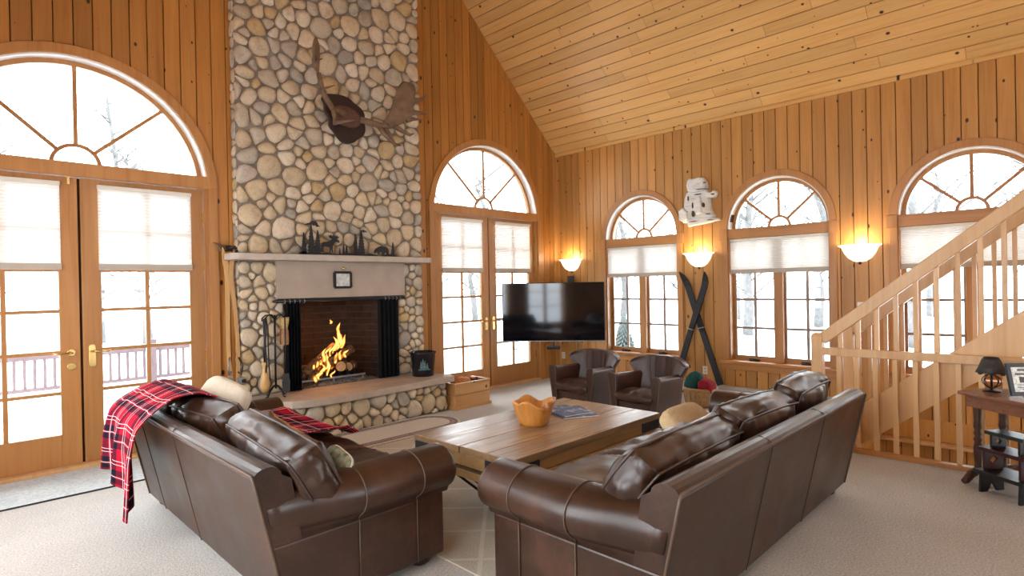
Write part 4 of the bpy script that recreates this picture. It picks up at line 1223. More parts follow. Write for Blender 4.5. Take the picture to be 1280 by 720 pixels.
# ------------------------------------------------------------------ two small winged armchairs
def make_chair(label, loc, rz):
    t = thing('leather_armchair', label, 'armchair', loc, rz, 'leather armchairs')
    lea = M['leather2']
    W = .25
    q = MB(); q.prism([(-.165, .03), (.165, .03), (.20, .23), (-.20, .23)], lambda a, b, d: (a, d, b), -.17, .195); q.build('seat_base', lea, t, .015)
    q = MB(); q.M = RM(R(3), 0, 0, (0, .035, .265)); q.boxed(.180, .195, .040, .030, .016, loc[1], .12); q.build('seat_cushion', lea, t, weld=True)
    for s in (-1, 1):
        def sec(Y):
            f = (Y + .20) / .42                       # 0 rear, 1 front
            top = .445 + .015 * f; xo = W - .025 * (1 - f); xi = xo - .055 - .01 * f
            o = [(s * (xo - .045), Y, .03), (s * (xo - .012), Y, .25), (s * (xo + .004), Y, top - .05), (s * (xo + .006), Y, top - .02), (s * (xo - .012), Y, top), (s * (xi + .012), Y, top + .002), (s * (xi - .004), Y, top - .02), (s * xi, Y, .25), (s * (xi - .03), Y, .03)]
            return o if s > 0 else o[::-1]
        q = MB(); q.loft([sec(Y) for Y in (-.20, -.12, -.04, .04, .12, .19, .215)]); q.build('arm', lea, t, .006)
        # front post of the arm with welted edges
        fp = [(s * (W - .078), .03), (s * (W - .035), .03), (s * (W - .028), .15), (s * (W - .006), .30), (s * (W + .010), .42), (s * (W + .006), .462), (s * (W - .020), .474), (s * (W - .055), .462), (s * (W - .068), .42), (s * (W - .066), .30), (s * (W - .078), .15)]
        q = MB(); q.prism(fp, lambda a, b, d: (a, d, b), .205, .228); q.build('arm_front', M['leather2'], t, .008)
        q = MB(); q.tube([(a, .228, b) for a, b in fp], .0045, 5, closed=True); q.build('welt', M['welt'], t)
    # back: narrow waist, wide rolled wings, curved in plan
    def bk(u, v, off):
        z = .22 + .375 * v
        hw = .172 + .118 * min(1, max(0, (v - .30) / .55)) ** .8 if v > .3 else .185 - .01 * v
        hw *= 1 - .10 * max(0, (v - .88) / .12) ** 2
        x = hw * u
        y = -.195 - .055 * v + .085 * abs(u) ** 2.6 * (.35 + .65 * v) + off
        z2 = z - .045 * abs(u) ** 4 * max(0, v - .6) / .4
        z2 += .004 * math.sin(u * 20) * 0
        return (x, y, z2)
    nu, nv = 20, 14; secs = []
    front = [[bk(-1 + 2 * i / nu, j / nv, .035 - .010 * abs(math.sin((-1 + 2 * i / nu) * 9)) * .35) for i in range(nu + 1)] for j in range(nv + 1)]
    back = [[bk(-1 + 2 * i / nu, j / nv, -.035) for i in range(nu + 1)] for j in range(nv + 1)]
    for j in range(nv + 1): secs.append(front[j] + back[j][::-1])
    q = MB(); q.loft(secs); q.build('backrest', lea, t, .018, seg=3)
    for x in (-.10, -.05, 0, .05, .10):
        q = MB(); q.tube([(bk(x / .27 * (1.25 - .25 * v), v, .036)) for v in (.25, .45, .65, .85, .97)], .003, 5); q.build('seam', M['piping'], t)
    q = MB(); q.tube([bk(1, v, .0) for v in (.35, .5, .7, .85, .96)], .005, 5); q.build('welt', M['welt'], t)
    for x in (-.15, .15):
        for y in (-.14, .16):
            q = MB(); q.box(x - .018, y - .018, 0, x + .018, y + .018, .032); q.build('foot', M['foot'], t, .003)
    return t
make_chair('leather armchair nearer the crossed skis', (4.43, 2.715, 0), R(88), )
make_chair('leather armchair nearer the television and french doors', (4.50, 3.47, 0), R(92))
# ------------------------------------------------------------------ television on an arm in the corner
TV = thing('television', 'large black flat television on a wall arm in the corner', 'television', (5.245, 4.50, .93), R(-45.3 - 7))
q = MB(); q.box(-.615, -.012, -.352, .615, .03, .352); q.build('bezel', M['blackm'], TV, .004)
q = MB(); q.box(-.605, -.0135, -.338, .605, -.011, .345); q.build('screen', M['glassblk'], TV)
q = MB(); q.box(-.615, -.0135, -.3525, .615, -.0115, -.347); q.build('lower_trim', M['pewter'], TV)
q = MB(); q.box(-.25, .03, -.22, .25, .06, .22); q.build('rear_housing', M['blackm'], TV, .008)
q = MB(); q.tube([(0, .05, 0), (-.10, .45, 0), (.20, .79, 0)], .025, 8); q.box(.16, .775, -.12, .25, .81, .44); q.build('wall_arm', M['black'], TV)
q = MB(); q.bar((.0, .02, -.34), (.0, .02, -.415), .05, .02); q.box(-.08, -.05, -.445, .08, .06, -.415); q.build('media_box', M['blackm'], TV, .004)
q = MB(); q.tube([(-.05, .03, -.36), (-.09, .02, -.38), (-.11, .02, -.41), (-.08, .0, -.425)], .004, 6); q.build('cable', M['redc'], TV)
q = MB(); q.tube([(.28, .05, -.30), (.29, .09, -.42), (.27, .14, -.55), (.30, .25, -.68), (.31, .42, -.80)], .005, 6); q.build('cable', M['blackm'], TV)

# ------------------------------------------------------------------ staircase and guard rail
ST = thing('staircase', 'light maple staircase rising towards the viewer along the window wall', 'staircase')
SLP = .785
zt = lambda y: .492 + SLP * (.941 - y)       # upper edge of the stringers
mp = M['maple']
for (xa, xb) in ((4.745, 4.785), (5.58, 5.62)):
    y1 = -1.35
    q = MB(); q.prism([(1.385, 0), (1.385, zt(1.385)), (y1, zt(y1)), (y1, zt(y1) - .285), (zt(0) * 0 + (.941 + (.492 - .285) / SLP), 0)], lambda a, b, d: (d, a, b), xa, xb); q.build('stringer', mp, ST, .003)
    xm = (xa + xb) / 2
    a, b = (xm, 1.40, .845 - .045), (xm, y1, .845 - .045 + SLP * 1.02 * (1.40 - y1))
    q = MB(); q.bar(a, b, .055, .085); q.build('handrail', mp, ST, .006)
    q = MB(); q.box(xm - .038, 1.392, 0, xm + .038, 1.468, .83); q.build('newel_post', mp, ST, .004)
    q = MB(); q.loft([[(xm + s * .038, 1.43 + t * .038, .83) for s, t in ((-1, -1), (1, -1), (1, 1), (-1, 1))], [(xm + s * .022, 1.43 + t * .022, .848) for s, t in ((-1, -1), (1, -1), (1, 1), (-1, 1))]], smooth=False); q.build('newel_cap', mp, ST, .004)
    for i in range(22):
        y = 1.273 - .1172 * i
        if y < y1 + .05: break
        top = .845 - .08 + SLP * 1.02 * (1.40 - y)
        q = MB(); q.box(xm - .014, y - .014, zt(y) - .02, xm + .014, y + .014, top); q.build('baluster', mp, ST, .002)
for i in range(12):
    y = 1.30 - .236 * i
    if y < -1.3: break
    q = MB(); q.box(4.785, y - .262, .150 + .185 * i, 5.58, y, .178 + .185 * i); q.build('tread', mp, ST, .004)
GD = thing('guard_rail', 'low maple guard rail with square balusters along the open stairwell', 'railing')
q = MB(); q.box(4.672, -1.35, .690, 4.700, 1.40, .748); q.build('top_rail', mp, GD, .003)
q = MB(); q.box(4.655, -1.35, 0, 4.715, 1.35, .03); q.build('bottom_rail', M['trim_y'], GD, .003)
for i in range(24):
    y = 1.273 - .1172 * i
    if y < -1.3: break
    q = MB(); q.box(4.701, y - .015, .03, 4.729, y + .015, .735); q.build('baluster', mp, GD, .002)

# ------------------------------------------------------------------ console table with lamp, picture and stools
CT = thing('console_table', 'dark walnut side table on turned legs in front of the guard rail', 'table', (4.45, .42, 0))
cp = [(-.02, .125), (.20, -.005), (.20, -1.2), (-.62, -1.2), (-.62, -.68)]
q = MB(); q.prism(cp, lambda a, b, d: (a, b, d), .532, .555); q.build('table_top', M['walnut'], CT, .006)
cc = (-.2, -.55); ip = [(cc[0] + (a - cc[0]) * .93, cc[1] + (b - cc[1]) * .93) for a, b in cp]
ip = [(-.005, .085), (.175, -.03), (.175, -1.1), (-.55, -1.1), (-.55, -.64)]
q = MB(); q.prism(ip, lambda a, b, d: (a, b, d), .462, .533); q.build('apron', M['walnut'], CT, .003)
prof = [(.022, 0), (.026, .03), (.020, .06), (.024, .10), (.028, .16), (.020, .20), (.028, .215), (.018, .235), (.026, .25), (.018, .27), (.026, .29), (.022, .33), (.026, .40), (.026, .42)]
for (x, y) in ((.02, .032), (.15, -.075), (-.47, -.68), (.12, -1.0)):
    q = MB(); q.lathe([(r * .85, z * .985 + .05) for r, z in prof], 14, (x, y, 0)); q.build('turned_leg', M['walnut_leg'], CT)
    q = MB(); q.tube([(x + .10, y - .06, .07), (x, y, .075), (x - .05, y + .03, .055), (x - .085, y + .05, .022), (x - .10, y + .06, .016)], [.022, .024, .024, .020, .016], 8); q.build('arched_foot', M['walnut_leg'], CT)
LP = thing('table_lamp', 'small black lamp with tooled shade and open wire-cage base', 'lamp', (4.49, .385, .5565))
q = MB(); q.lathe([(0, 0), (.045, 0), (.045, .004), (.012, .009), (.006, .012)], 20); q.build('base', M['black'], LP)
q = MB(); q.tube([(0, 0, .01), (0, 0, .13)], .006, 8); q.build('stem', M['black'], LP)
for i in range(8):
    a = 2 * PI * i / 8
    q = MB(); q.tube([(.046 * math.sin(PI * t) ** .75 * math.cos(a), .046 * math.sin(PI * t) ** .75 * math.sin(a), .018 + .094 * t) for t in [j / 10 for j in range(11)]], .0024, 5); q.build('cage_wire', M['black'], LP)
n = 32; sh = []
for (r, z, w) in ((.078, .112, .005), (.062, .148, 0), (.046, .192, 0), (.036, .208, 0)):
    sh.append([(r * math.cos(2 * PI * k / n), r * math.sin(2 * PI * k / n), z - w * (1 if k % 4 < 2 else -1)) for k in range(n)])
o = MB().loft(sh, cap=False).build('lamp_shade', M['lampshade'], LP); m = o.modifiers.new('thickness', 'SOLIDIFY'); m.thickness = .002
EP = thing('framed_picture', 'dark framed print leaning on a small wooden easel on the side table', 'picture', (4.325, .185, .556), R(-50))
q = MB(); mt = RM(R(-14), 0, 0, (0, 0, .035)); q.M = mt
w, h = .115, .16
for x in (-w, w): q.box(x - .011, -.008, 0, x + .011, .008, h)
for z in (0, h): q.box(-w - .011, -.008, z - .011, w + .011, .008, z + .011)
q.build('frame', M['st_black'], EP, .002)
q = MB(); q.M = mt; q.box(-w, -.003, 0, w, .004, h); q.build('print', M['print'], EP)
q = MB(); q.M = mt
for i, (zz, ww) in enumerate(((.128, .07), (.105, .085), (.048, .08), (.034, .085), (.022, .06))): q.box(-ww, -.0042, zz, ww, -.003, zz + (.004 if i > 1 else .010))
for x in (-.05, 0, .05): q.box(x - .017, -.0042, .062, x + .017, -.003, .094)
q.build('printed_marks', plain('print_ink', (.10, .10, .09), .6), EP, kind='stuff')
q = MB()
for x in (-.05, .05): q.bar((x, -.035, .004), (x * .7, .045, .11), .012, .012); q.bar((x, -.045, .022), (x, .01, .022), .012, .018)
q.bar((-.06, -.02, .012), (.06, -.02, .012), .012, .012); q.build('easel_stand', M['walnut'], EP, .002)

def stool(name, label, u0, v0, z, L, W, H, mat, cut, su=1):
    # local x along the stool, y across it
    t = thing(name, label, 'stool', (4.277 - .128 * 0, .434, z), math.atan2(-.183, -.13), 'nesting stools')
    q = MB(); q.box(u0 - .022, v0 - .012, H - .022, u0 + L + .022, v0 + W + .012, H); q.build('seat', mat, t, .003)
    for x in (u0, u0 + L - .014):
        y0, y1 = v0, v0 + W; c = (y0 + y1) / 2
        out = [(y0, 0), (y0 + W * .30, 0), (c, H * .42), (y1 - W * .30, 0), (y1, 0), (y1 - W * .04, H - .022), (y0 + W * .04, H - .022)] if cut else None
        if cut:
            q = MB(); q.prism(out, lambda a, b, d: (d, a, b), x, x + .014)
        else:
            # end board pierced by a diamond
            q = MB(); hh = H - .022; s = min(W, hh) * .24; cz = hh * .5
            outer = [(y0, 0), (c, 0), (y1, 0), (y1, cz), (y1, hh), (c, hh), (y0, hh), (y0, cz)]
            inner = [(c - s * .5, cz - s * .5), (c, cz - s), (c + s * .5, cz - s * .5), (c + s, cz), (c + s * .5, cz + s * .5), (c, cz + s), (c - s * .5, cz + s * .5), (c - s, cz)]
            vs = []
            for d in (x, x + .014): vs += [(d, a, b) for a, b in outer] + [(d, a, b) for a, b in inner]
            fs = []
            for i in range(8):
                j = (i + 1) % 8
                fs += [(i, j, 8 + j, 8 + i), (16 + i, 24 + i, 24 + j, 16 + j), (i, 16 + i, 16 + j, j), (8 + i, 8 + j, 24 + j, 24 + i)]
            q.add(vs, fs)
        q.build('end_board', mat, t, .0015)
    return t
stool('stool', 'black stool with notched feet, lowest of the stack', 0, 0, 0, .235, .165, .13, M['st_black'], True)
stool('stool', 'burgundy stool with diamond cut-outs, middle of the stack', .012, .018, .131, .215, .13, .132, M['st_red'], False)
stool('stool', 'dark green stool with small diamond cut-outs, topmost of the stack', .042, .034, .264, .17, .10, .098, M['st_green'], False)

# ------------------------------------------------------------------ lamps and things on the window wall
for i, (y, z, lab) in enumerate(((4.85, 1.59, 'lit alabaster wall sconce above the television'), (3.03, 1.578, 'lit alabaster wall sconce between the two left windows, over the crossed skis'), (1.445, 1.567, 'lit alabaster wall sconce left of the window behind the stairs'))):
    t = thing('wall_sconce', lab, 'wall lamp', (XB - .006, y, z), 0, 'wall sconces')
    prof = [(.018, -.155), (.05, -.150), (.095, -.120), (.128, -.075), (.145, -.035), (.152, -.018), (.178, -.004), (.180, .0)]
    o = MB().lathe(prof, 28, (0, 0, 0), PI / 2, 3 * PI / 2).build('glass_bowl', M['sconce'], t)
    m = o.modifiers.new('thickness', 'SOLIDIFY'); m.thickness = .004
    q = MB(); q.box(-.03, -.05, -.10, 0, .05, -.02); q.build('wall_plate', M['brass'], t, .003)
    q = MB(); q.lathe([(0, -.18), (.008, -.178), (.012, -.168), (.016, -.158), (.012, -.152)], 12, (-.012, 0, 0)); q.build('finial', M['foot'], t)
    q = MB(); q.lathe([(0, -.09), (.018, -.085), (.026, -.06), (.022, -.03), (.010, -.012), (0, -.008)], 12, (-.07, 0, 0)); q.build('bulb', emitter('bulb_glow_%d' % i, (1, .8, .5), 6), t)
    point('sconce_light', (XB - .11, y, z + .03), 4.8, (1.0, .82, .55), .05)

point('stairwell_lamp', (5.35, .55, -.75), 7, (1.0, .72, .42), .1)
BA = thing('bark_bear', 'birch-bark bear wall hanging between the two left windows', 'wall hanging', (XB - .004, 3.04, 1.93))
FBA = lambda a, b, d: (-d, -(a - 130) * .00232, -(b - 385) * .00215)
def lump(pts, d0, th, it=0):
    p = smooth_poly(pts, it); cx = sum(a for a, _ in p) / len(p); cy = sum(b for _, b in p) / len(p)
    return MB().loft([[FBA(cx + (a - cx) * s, cy + (b - cy) * s, d0 + th * k) for a, b in p] for s, k in ((1, 0), (1, .55), (.93, .9), (.75, 1.0))], smooth=False)
lump([(78, 235), (98, 215), (150, 212), (188, 225), (200, 280), (205, 330), (225, 365), (200, 385), (100, 390), (60, 385), (52, 345), (66, 300), (70, 260)], 0, .06).build('body', M['birch'], BA)
lump([(92, 168), (104, 157), (125, 163), (150, 158), (172, 164), (186, 185), (190, 215), (170, 232), (120, 236), (92, 225), (86, 195)], .01, .075).build('head', M['birch'], BA)
lump([(185, 240), (210, 245), (222, 236), (236, 242), (240, 258), (226, 274), (205, 270), (186, 268)], .02, .05).build('paw', M['birch'], BA)
lump([(46, 320), (70, 305), (90, 330), (92, 372), (70, 386), (48, 372)], .02, .07).build('hind_leg', M['birch'], BA)
lump([(128, 260), (158, 255), (168, 300), (165, 345), (140, 352), (128, 310)], .04, .055).build('front_leg', M['birch'], BA)
lump([(84, 392), (110, 370), (180, 365), (245, 378), (250, 388), (200, 396), (150, 402), (90, 408)], .01, .06).build('base_bark', M['birch'], BA)
for i, (x, y, w, h) in enumerate(((160, 222, 40, 4), (96, 262, 5, 22), (146, 246, 34, 5), (118, 300, 5, 26), (124, 345, 8, 26), (176, 305, 6, 20), (196, 352, 24, 5), (84, 330, 16, 5), (66, 352, 18, 6), (120, 384, 40, 5), (206, 384, 30, 4), (224, 256, 12, 7), (182, 192, 9, 5))):
    q = MB(); q.prism([(x - w * .6, y), (x - w * .2, y - h * .6), (x + w * .4, y - h * .4), (x + w * .6, y + h * .2), (x + w * .1, y + h * .6), (x - w * .4, y + h * .4)], FBA, .05, .102 if 250 < y < 352 and x > 118 else .088 if y < 235 else .074); q.build('bark_scar', M['barkdark'], BA)
lump([(68, 275), (78, 240), (86, 215), (90, 240), (80, 270)], .0, .03).build('back_bark', M['bark'], BA)

def cross_ski(y0, z0, y1, z1, x_top, x_bot, label):
    t = thing('cross_country_ski', label, 'ski', (0, 0, 0), 0, 'crossed black skis')
    a, b = Vector((x_bot, y0, z0)), Vector((x_top, y1, z1)); d = (b - a).normalized(); side = Vector((0, 1, 0)); side = (side - d * side.dot(d)).normalized(); nrm = d.cross(side)
    if nrm.x > 0: nrm = -nrm
    L = (b - a).length; secs = []
    for i in range(25):
        s = i / 24; w = .030 + .006 * abs(s - .45) * 2 if s < .93 else .036 * math.sqrt(max(.02, (1 - s) / .07))
        tip = .10 * max(0, (s - .86) / .14) ** 2; camb = .012 * math.sin(PI * s)
        c = a + d * L * s + nrm * (tip + camb); th = .006 + .006 * math.sin(PI * min(1, s * 1.05))
        secs.append([tuple(c + side * (w * k) + nrm * (th * j)) for k, j in ((-1, -1), (1, -1), (1, 1), (-1, 1))])
    MB().loft(secs, smooth=False).build('ski_blade', M['blackm'], t)
    c = a + d * L * .49 + nrm * .02
    q = MB()
    q.bar(c - d * .05, c + d * .07, .05, .012, nrm); q.build('binding_plate', M['black'], t, .002)
    q = MB(); q.tube([c + side * -.042 + nrm * .0, c + side * -.035 + nrm * .03, c + nrm * .045, c + side * .035 + nrm * .03, c + side * .042], .006, 6); q.build('binding_clip', M['steel'], t)
cross_ski(2.775, .135, 3.215, 1.37, 6.045, 5.985, 'black ski leaning from lower right to upper left')
cross_ski(3.275, .135, 2.890, 1.36, 6.00, 5.94, 'black ski leaning from lower left to upper right')

for (F, u, z, w, h, lab, nm) in ((FB, 2.985, .27, .028, .045, 'white outlet plate behind the wicker basket', 'outlet_plate'), (FB, 5.03, .29, .028, .045, 'white outlet plate low in the corner under the television', 'outlet_plate'), (FB, 1.44, .99, .035, .05, 'white switch plate above the stair handrail', 'switch_plate')):
    t = thing(nm, lab, 'outlet' if nm[0] == 'o' else 'light switch')
    MB().fbox(F, u - w, u + w, z - h, z + h, .004, .010).build('plate', M['white'], t, .002)
    for k in (-1, 1): MB().fbox(F, u - .010, u + .010, z + k * .018 - .009, z + k * .018 + .009, .010, .012).build('socket', M['shaderail'], t)
HT = thing('baseboard_heater', 'long low grey baseboard heater under the windows', 'heater')
q = MB(); q.prism([(0, .02), (.055, .02), (.062, .10), (.05, .125), (0, .128)], lambda a, b, d: (XB - .004 - a, d, b), 1.55, 5.0); q.build('cover', M['heater'], HT, .003)
q = MB(); q.box(XB - .062, 1.55, .0, XB - .006, 5.0, .02); q.build('heater_foot', M['blackm'], HT)
q = MB(); q.box(XB - .072, 1.545, .01, XB - .004, 1.60, .132); q.build('end_cap', M['heater'], HT, .003); q = MB(); q.box(XB - .072, 4.95, .01, XB - .004, 5.005, .132); q.build('end_cap', M['heater'], HT, .003)

# wicker basket with fleece rolls
BK = thing('wicker_basket', 'round wicker basket beside the crossed black skis', 'basket', (5.47, 2.745, 0))
n = 40
def bsec(z, r, wv):
    return [((r + wv * (1 if k % 2 else -1)) * math.cos(2 * PI * k / n) * .82, (r + wv * (1 if k % 2 else -1)) * math.sin(2 * PI * k / n), z) for k in range(n)]
secs = []
for i in range(17): secs.append(bsec(.005 + .175 * i / 16, .145 + .022 * math.sin(PI * .55 * i / 16), .0035 * (1 if i % 2 else -1)))
secs += [bsec(.175, .148, 0), bsec(.02, .13, 0)]
MB().loft(secs).build('woven_wall', M['wicker'], BK)
for z in (.181, .172): MB().tube([(.167 * .82 * math.cos(2 * PI * k / 40), .167 * math.sin(2 * PI * k / 40), z) for k in range(40)], .009, 6, closed=True).build('rim', M['wicker'], BK)
for k in range(20):
    a = 2 * PI * k / 20
    MB().tube([(r * .82 * math.cos(a), r * math.sin(a), z) for r, z in ((.150, .008), (.163, .06), (.172, .12), (.171, .18))], .0045, 5).build('stake', M['wicker'], BK)
def bundle(mat, label, loc, rot, hw, hh, ht, seed):
    o = MB(); o.M = RM(*rot); o.pillow(hw, hh, ht, .5, .7, 32, 16, .014, seed, .2); ob = o.build('fleece_blanket', mat); ob.location = loc; tag(ob, label, 'blanket', 'folded fleeces in the basket')
bundle(M['teal'], 'rolled teal fleece standing in the basket', (5.47, 2.82, .225), (R(15), R(20), 0), .075, .075, .10, 1)
bundle(M['redc'], 'crimson fleece lying in the basket', (5.44, 2.665, .205), (R(5), R(-10), 0), .07, .075, .065, 4)

# kindling crate and bucket
CR = thing('kindling_crate', 'pine crate of kindling at the right end of the hearth', 'crate', (3.945, 4.635, 0))
cx, cy_, ch = .235, .135, .27
for s in (-1, 1):
    for z0, z1 in ((.03, .145), (.15, .255)):
        q = MB(); a, b = sorted((s * (cy_ - .016), s * cy_)); q.box(-cx, a, z0, cx, b, z1); q.build('side_board', M['crate'], CR, .002)
        q = MB(); a, b = sorted((s * (cx - .016), s * cx)); q.box(a, -cy_ + .017, z0, b, cy_ - .017, z1); q.build('end_board', M['crate'], CR, .002)
    q = MB(); a, b = sorted((s * (cy_ - .022), s * (cy_ + .010))); q.box(-cx - .01, a, .255, cx + .01, b, ch); q.build('rim_strip', M['crate'], CR, .002)
    q = MB(); a, b = sorted((s * (cx - .022), s * (cx + .010))); q.box(a, -cy_ + .022, .255, b, cy_ - .022, ch); q.build('rim_strip', M['crate'], CR, .002)
q = MB(); q.box(-cx - .014, -cy_ - .014, 0.0, cx + .014, cy_ + .014, .035); q.build('plinth', M['crate'], CR, .004)
for i, (x, y, z, a, L, r, mat, lab) in enumerate(((-.08, -.03, .262, .15, .24, .045, 'orange', 'orange split log lying in the kindling crate'), (.08, .04, .265, -.4, .22, .022, 'log', 'dark thin stick in the kindling crate'), (.02, .07, .25, .3, .26, .03, 'logend', 'pale split stick at the back of the kindling crate'))):
    o = MB().tube([(x - L / 2 * math.cos(a), y - L / 2 * math.sin(a), z), (x, y, z + .008), (x + L / 2 * math.cos(a), y + L / 2 * math.sin(a), z - .004)], [r, r * 1.05, r * .9], 7).build('kindling_stick', M[mat]); o.location = (3.945, 4.635, 0)
    tag(o, lab, 'firewood', 'sticks in the kindling crate')
KB = thing('ash_bucket', 'black enamel bucket with painted pine trees on the hearth end', 'bucket', (3.515, 4.775, HZ + .001))
q = MB(); q.lathe([(0, .002), (.105, 0), (.108, .01), (.128, .225), (.136, .232), (.136, .242), (.128, .246), (.122, .240), (.104, .016), (0, .016)], 32); q.build('bucket_body', M['bucket'], KB)
q = MB()
for a0, hh in ((-2.35, .075), (-2.2, .105), (-2.05, .085), (-1.85, .06)):
    rr = lambda z: .1105 + .0875 * (z) + .0
    pts = [(-.055, .075), (.055, .075), (0, .075 + hh)]
    vs = [((rr(z) + .0012) * math.cos(a0 + da), (rr(z) + .0012) * math.sin(a0 + da), z) for da, z in ((-.13, .08), (.0, .08), (.13, .08), (.02, .08 + hh), (-.02, .08 + hh))]
    q.add(vs, [(0, 1, 4), (1, 2, 3), (1, 3, 4)])
a0 = -2.5
vs = []
for i in range(9):
    a = -2.6 + 1.05 * i / 8
    vs += [((.1105 + .0875 * z + .0013) * math.cos(a), (.1105 + .0875 * z + .0013) * math.sin(a), z) for z in (.068, .078)]
q.add(vs, [(2 * i, 2 * i + 2, 2 * i + 3, 2 * i + 1) for i in range(8)])
q.build('painted_trees', M['bucketart'], KB, kind='stuff')

# fireplace tools on their stand
TS = thing('tool_stand', 'wrought-iron fireplace tool stand on the left of the hearth', 'tool stand', (2.03, 4.83, HZ + .001))
q = MB()
q.tube([(0, 0, .07), (0, 0, .69)], .009, 8); q.build('twisted_post', M['black'], TS)
for a in (20, 110, 200, 290):
    c, s = math.cos(R(a)), math.sin(R(a)); q = MB(); q.tube([(0, 0, .10), (.03 * c, .03 * s, .085), (.065 * c, .065 * s, .05), (.085 * c, .085 * s, .01), (.105 * c, .105 * s, .008)], .007, 6); q.build('scroll_foot', M['black'], TS)
for a in (-160, -60, 20, 110, 170):
    c, s = math.cos(R(a)), math.sin(R(a)); q = MB(); q.tube([(0, 0, .65), (.03 * c, .03 * s, .69), (.07 * c, .07 * s, .69), (.10 * c, .10 * s, .665), (.10 * c, .10 * s, .64)], .006, 6); q.build('hook_arm', M['black'], TS)
def tool(name, label, a, build):
    c, s = math.cos(R(a)), math.sin(R(a))
    t = thing(name, label, 'fireplace tool', (2.03 + .10 * c, 4.83 + .10 * s, HZ), 0, 'tools hanging on the stand'); build(t); return t
def t_bellows(t):
    q = MB(); q.tube([(0, 0, .665), (.0, 0, .60), (.004, .0, .50), (0, 0, .40), (0, 0, .30)], .007, 7); q.build('iron_shank', M['black'], t)
    q = MB(); q.lathe([(0, .055), (.022, .06), (.035, .09), (.038, .13), (.030, .19), (.020, .24), (.019, .27), (.026, .285), (.024, .30), (0, .305)], 16); q.build('wooden_handle', M['handlewood'], t)
tool('fire_poker', 'iron poker with a pear-shaped wooden handle on the tool stand', 190, t_bellows)
def t_shovel(t):
    q = MB(); q.tube([(0, 0, .665), (0, 0, .20)], .006, 7); q.build('iron_shank', M['black'], t)
    q = MB(); q.prism([(-.022, .20), (.022, .20), (.034, .13), (.030, .05), (0, .035), (-.030, .05), (-.034, .13)], lambda a, b, d: (a, d, b), -.006, .006); q.build('shovel_pan', plain('dark_iron_pan', (.07, .075, .085), .4, .6), t, .003)
tool('fire_shovel', 'grey iron ash shovel hanging on the tool stand', -60, t_shovel)
def t_tongs(t):
    for k in (-1, 1):
        q = MB(); q.tube([(0, 0, .665), (.014 * k, 0, .58), (.016 * k, 0, .3), (.024 * k, 0, .16), (.004 * k, 0, .10)], .006, 6); q.build('tong_arm', M['black'], t)
tool('fire_tongs', 'black iron tongs hanging at the back of the tool stand', 110, t_tongs)
def t_rod(t):
    q = MB(); q.tube([(.004 * math.sin(i * 1.3), .004 * math.cos(i * 1.3), .665 - .055 * i) for i in range(11)], .0075, 6); q.tube([(0, 0, .115), (.0, .0, .09), (.03, .0, .075)], [.006, .005, .002], 6); q.build('iron_shank', M['black'], t)
tool('fire_poker', 'plain twisted iron poker on the tool stand', -160, t_rod)
def t_brush(t):
    q = MB(); q.lathe([(.034, .43), (.038, .46), (.036, .54), (.030, .57)], 14); q.build('bound_stalks', M['reed'], t)
    q = MB(); q.lathe([(0, .56), (.028, .565), (.040, .62), (.044, .665), (0, .66)], 14); q.build('straw_bristles', M['bristle'], t)
    q = MB(); q.tube([(0, 0, .10), (0, 0, .44)], .006, 6); q.build('iron_shank', M['black'], t)
tool('hearth_brush', 'straw hearth brush with upturned bristles on the tool stand', 20, t_brush)

# antique skis and antler hook left of the chimney
def old_ski(pts, label):
    t = thing('wooden_ski', label, 'ski', (0, 0, 0), 0, 'antique skis left of the chimney')
    P = polyline(pts); secs = []
    for i in range(30):
        s = i / 29; c = P(s); w = .017 + .004 * math.cos(PI * s * 2) if s < .92 else .018 * math.sqrt(max(.03, (1 - s) / .08)); th = .005 + .004 * math.sin(PI * s)
        secs.append([(c.x + w * k, c.y + th * j, c.z) for k, j in ((-1, -1), (1, -1), (1, 1), (-1, 1))])
    MB().loft(secs, smooth=False).build('ski_blade', M['oldski'], t)
    k = -1 if pts[3][0] < 1.755 else 1
    c = P(.30)
    q = MB(); q.box(c.x - .028 + .02 * k, c.y - .03, c.z - .03, c.x + .028 + .02 * k, c.y - .008, c.z + .035); q.build('metal_binding', M['pewter'], t, .006)
    q = MB(); q.box(c.x + .04 * k - .018, c.y - .035, c.z - .014, c.x + .04 * k + .018, c.y - .01, c.z + .016); q.build('binding_cap', M['foot'], t, .005)
    for (z0, z1) in ((c.z + .05, c.z + .20), (c.z - .23, c.z - .04)):
        q = MB(); q.tube([(c.x + .008 * k, c.y - .012, z1), (c.x + .032 * k, c.y - .03, (z0 + z1) / 2), (c.x + .02 * k, c.y - .02, z0), (c.x + .0 * k, c.y - .012, z0 + .03)], .007, 6); q.build('leather_strap', M['foot'] if k > 0 else M['pewter'], t)
old_ski([(1.742, 4.99, .03), (1.735, 4.99, .40), (1.712, 5.0, .77), (1.722, 5.02, 1.10), (1.735, 5.045, 1.40), (1.690, 5.02, 1.63)], 'left antique wooden ski standing beside the stone chimney')
old_ski([(1.775, 4.975, .03), (1.773, 4.98, .40), (1.790, 4.995, .77), (1.778, 5.015, 1.10), (1.752, 5.04, 1.40), (1.775, 5.0, 1.60)], 'right antique wooden ski touching the stone chimney')
q = MB(); q.tube([(1.712, 4.955, .40), (1.797, 4.95, .40), (1.80, 5.01, .40), (1.712, 5.015, .40)], .012, 6, closed=True)
tag(q.build('ski_strap', M['foot']), 'dark strap binding the two antique skis near the floor', 'strap')
AH = thing('antler_hook', 'small forked antler hook on the boards left of the mantel', 'hook', (1.745, 5.108, 1.62))
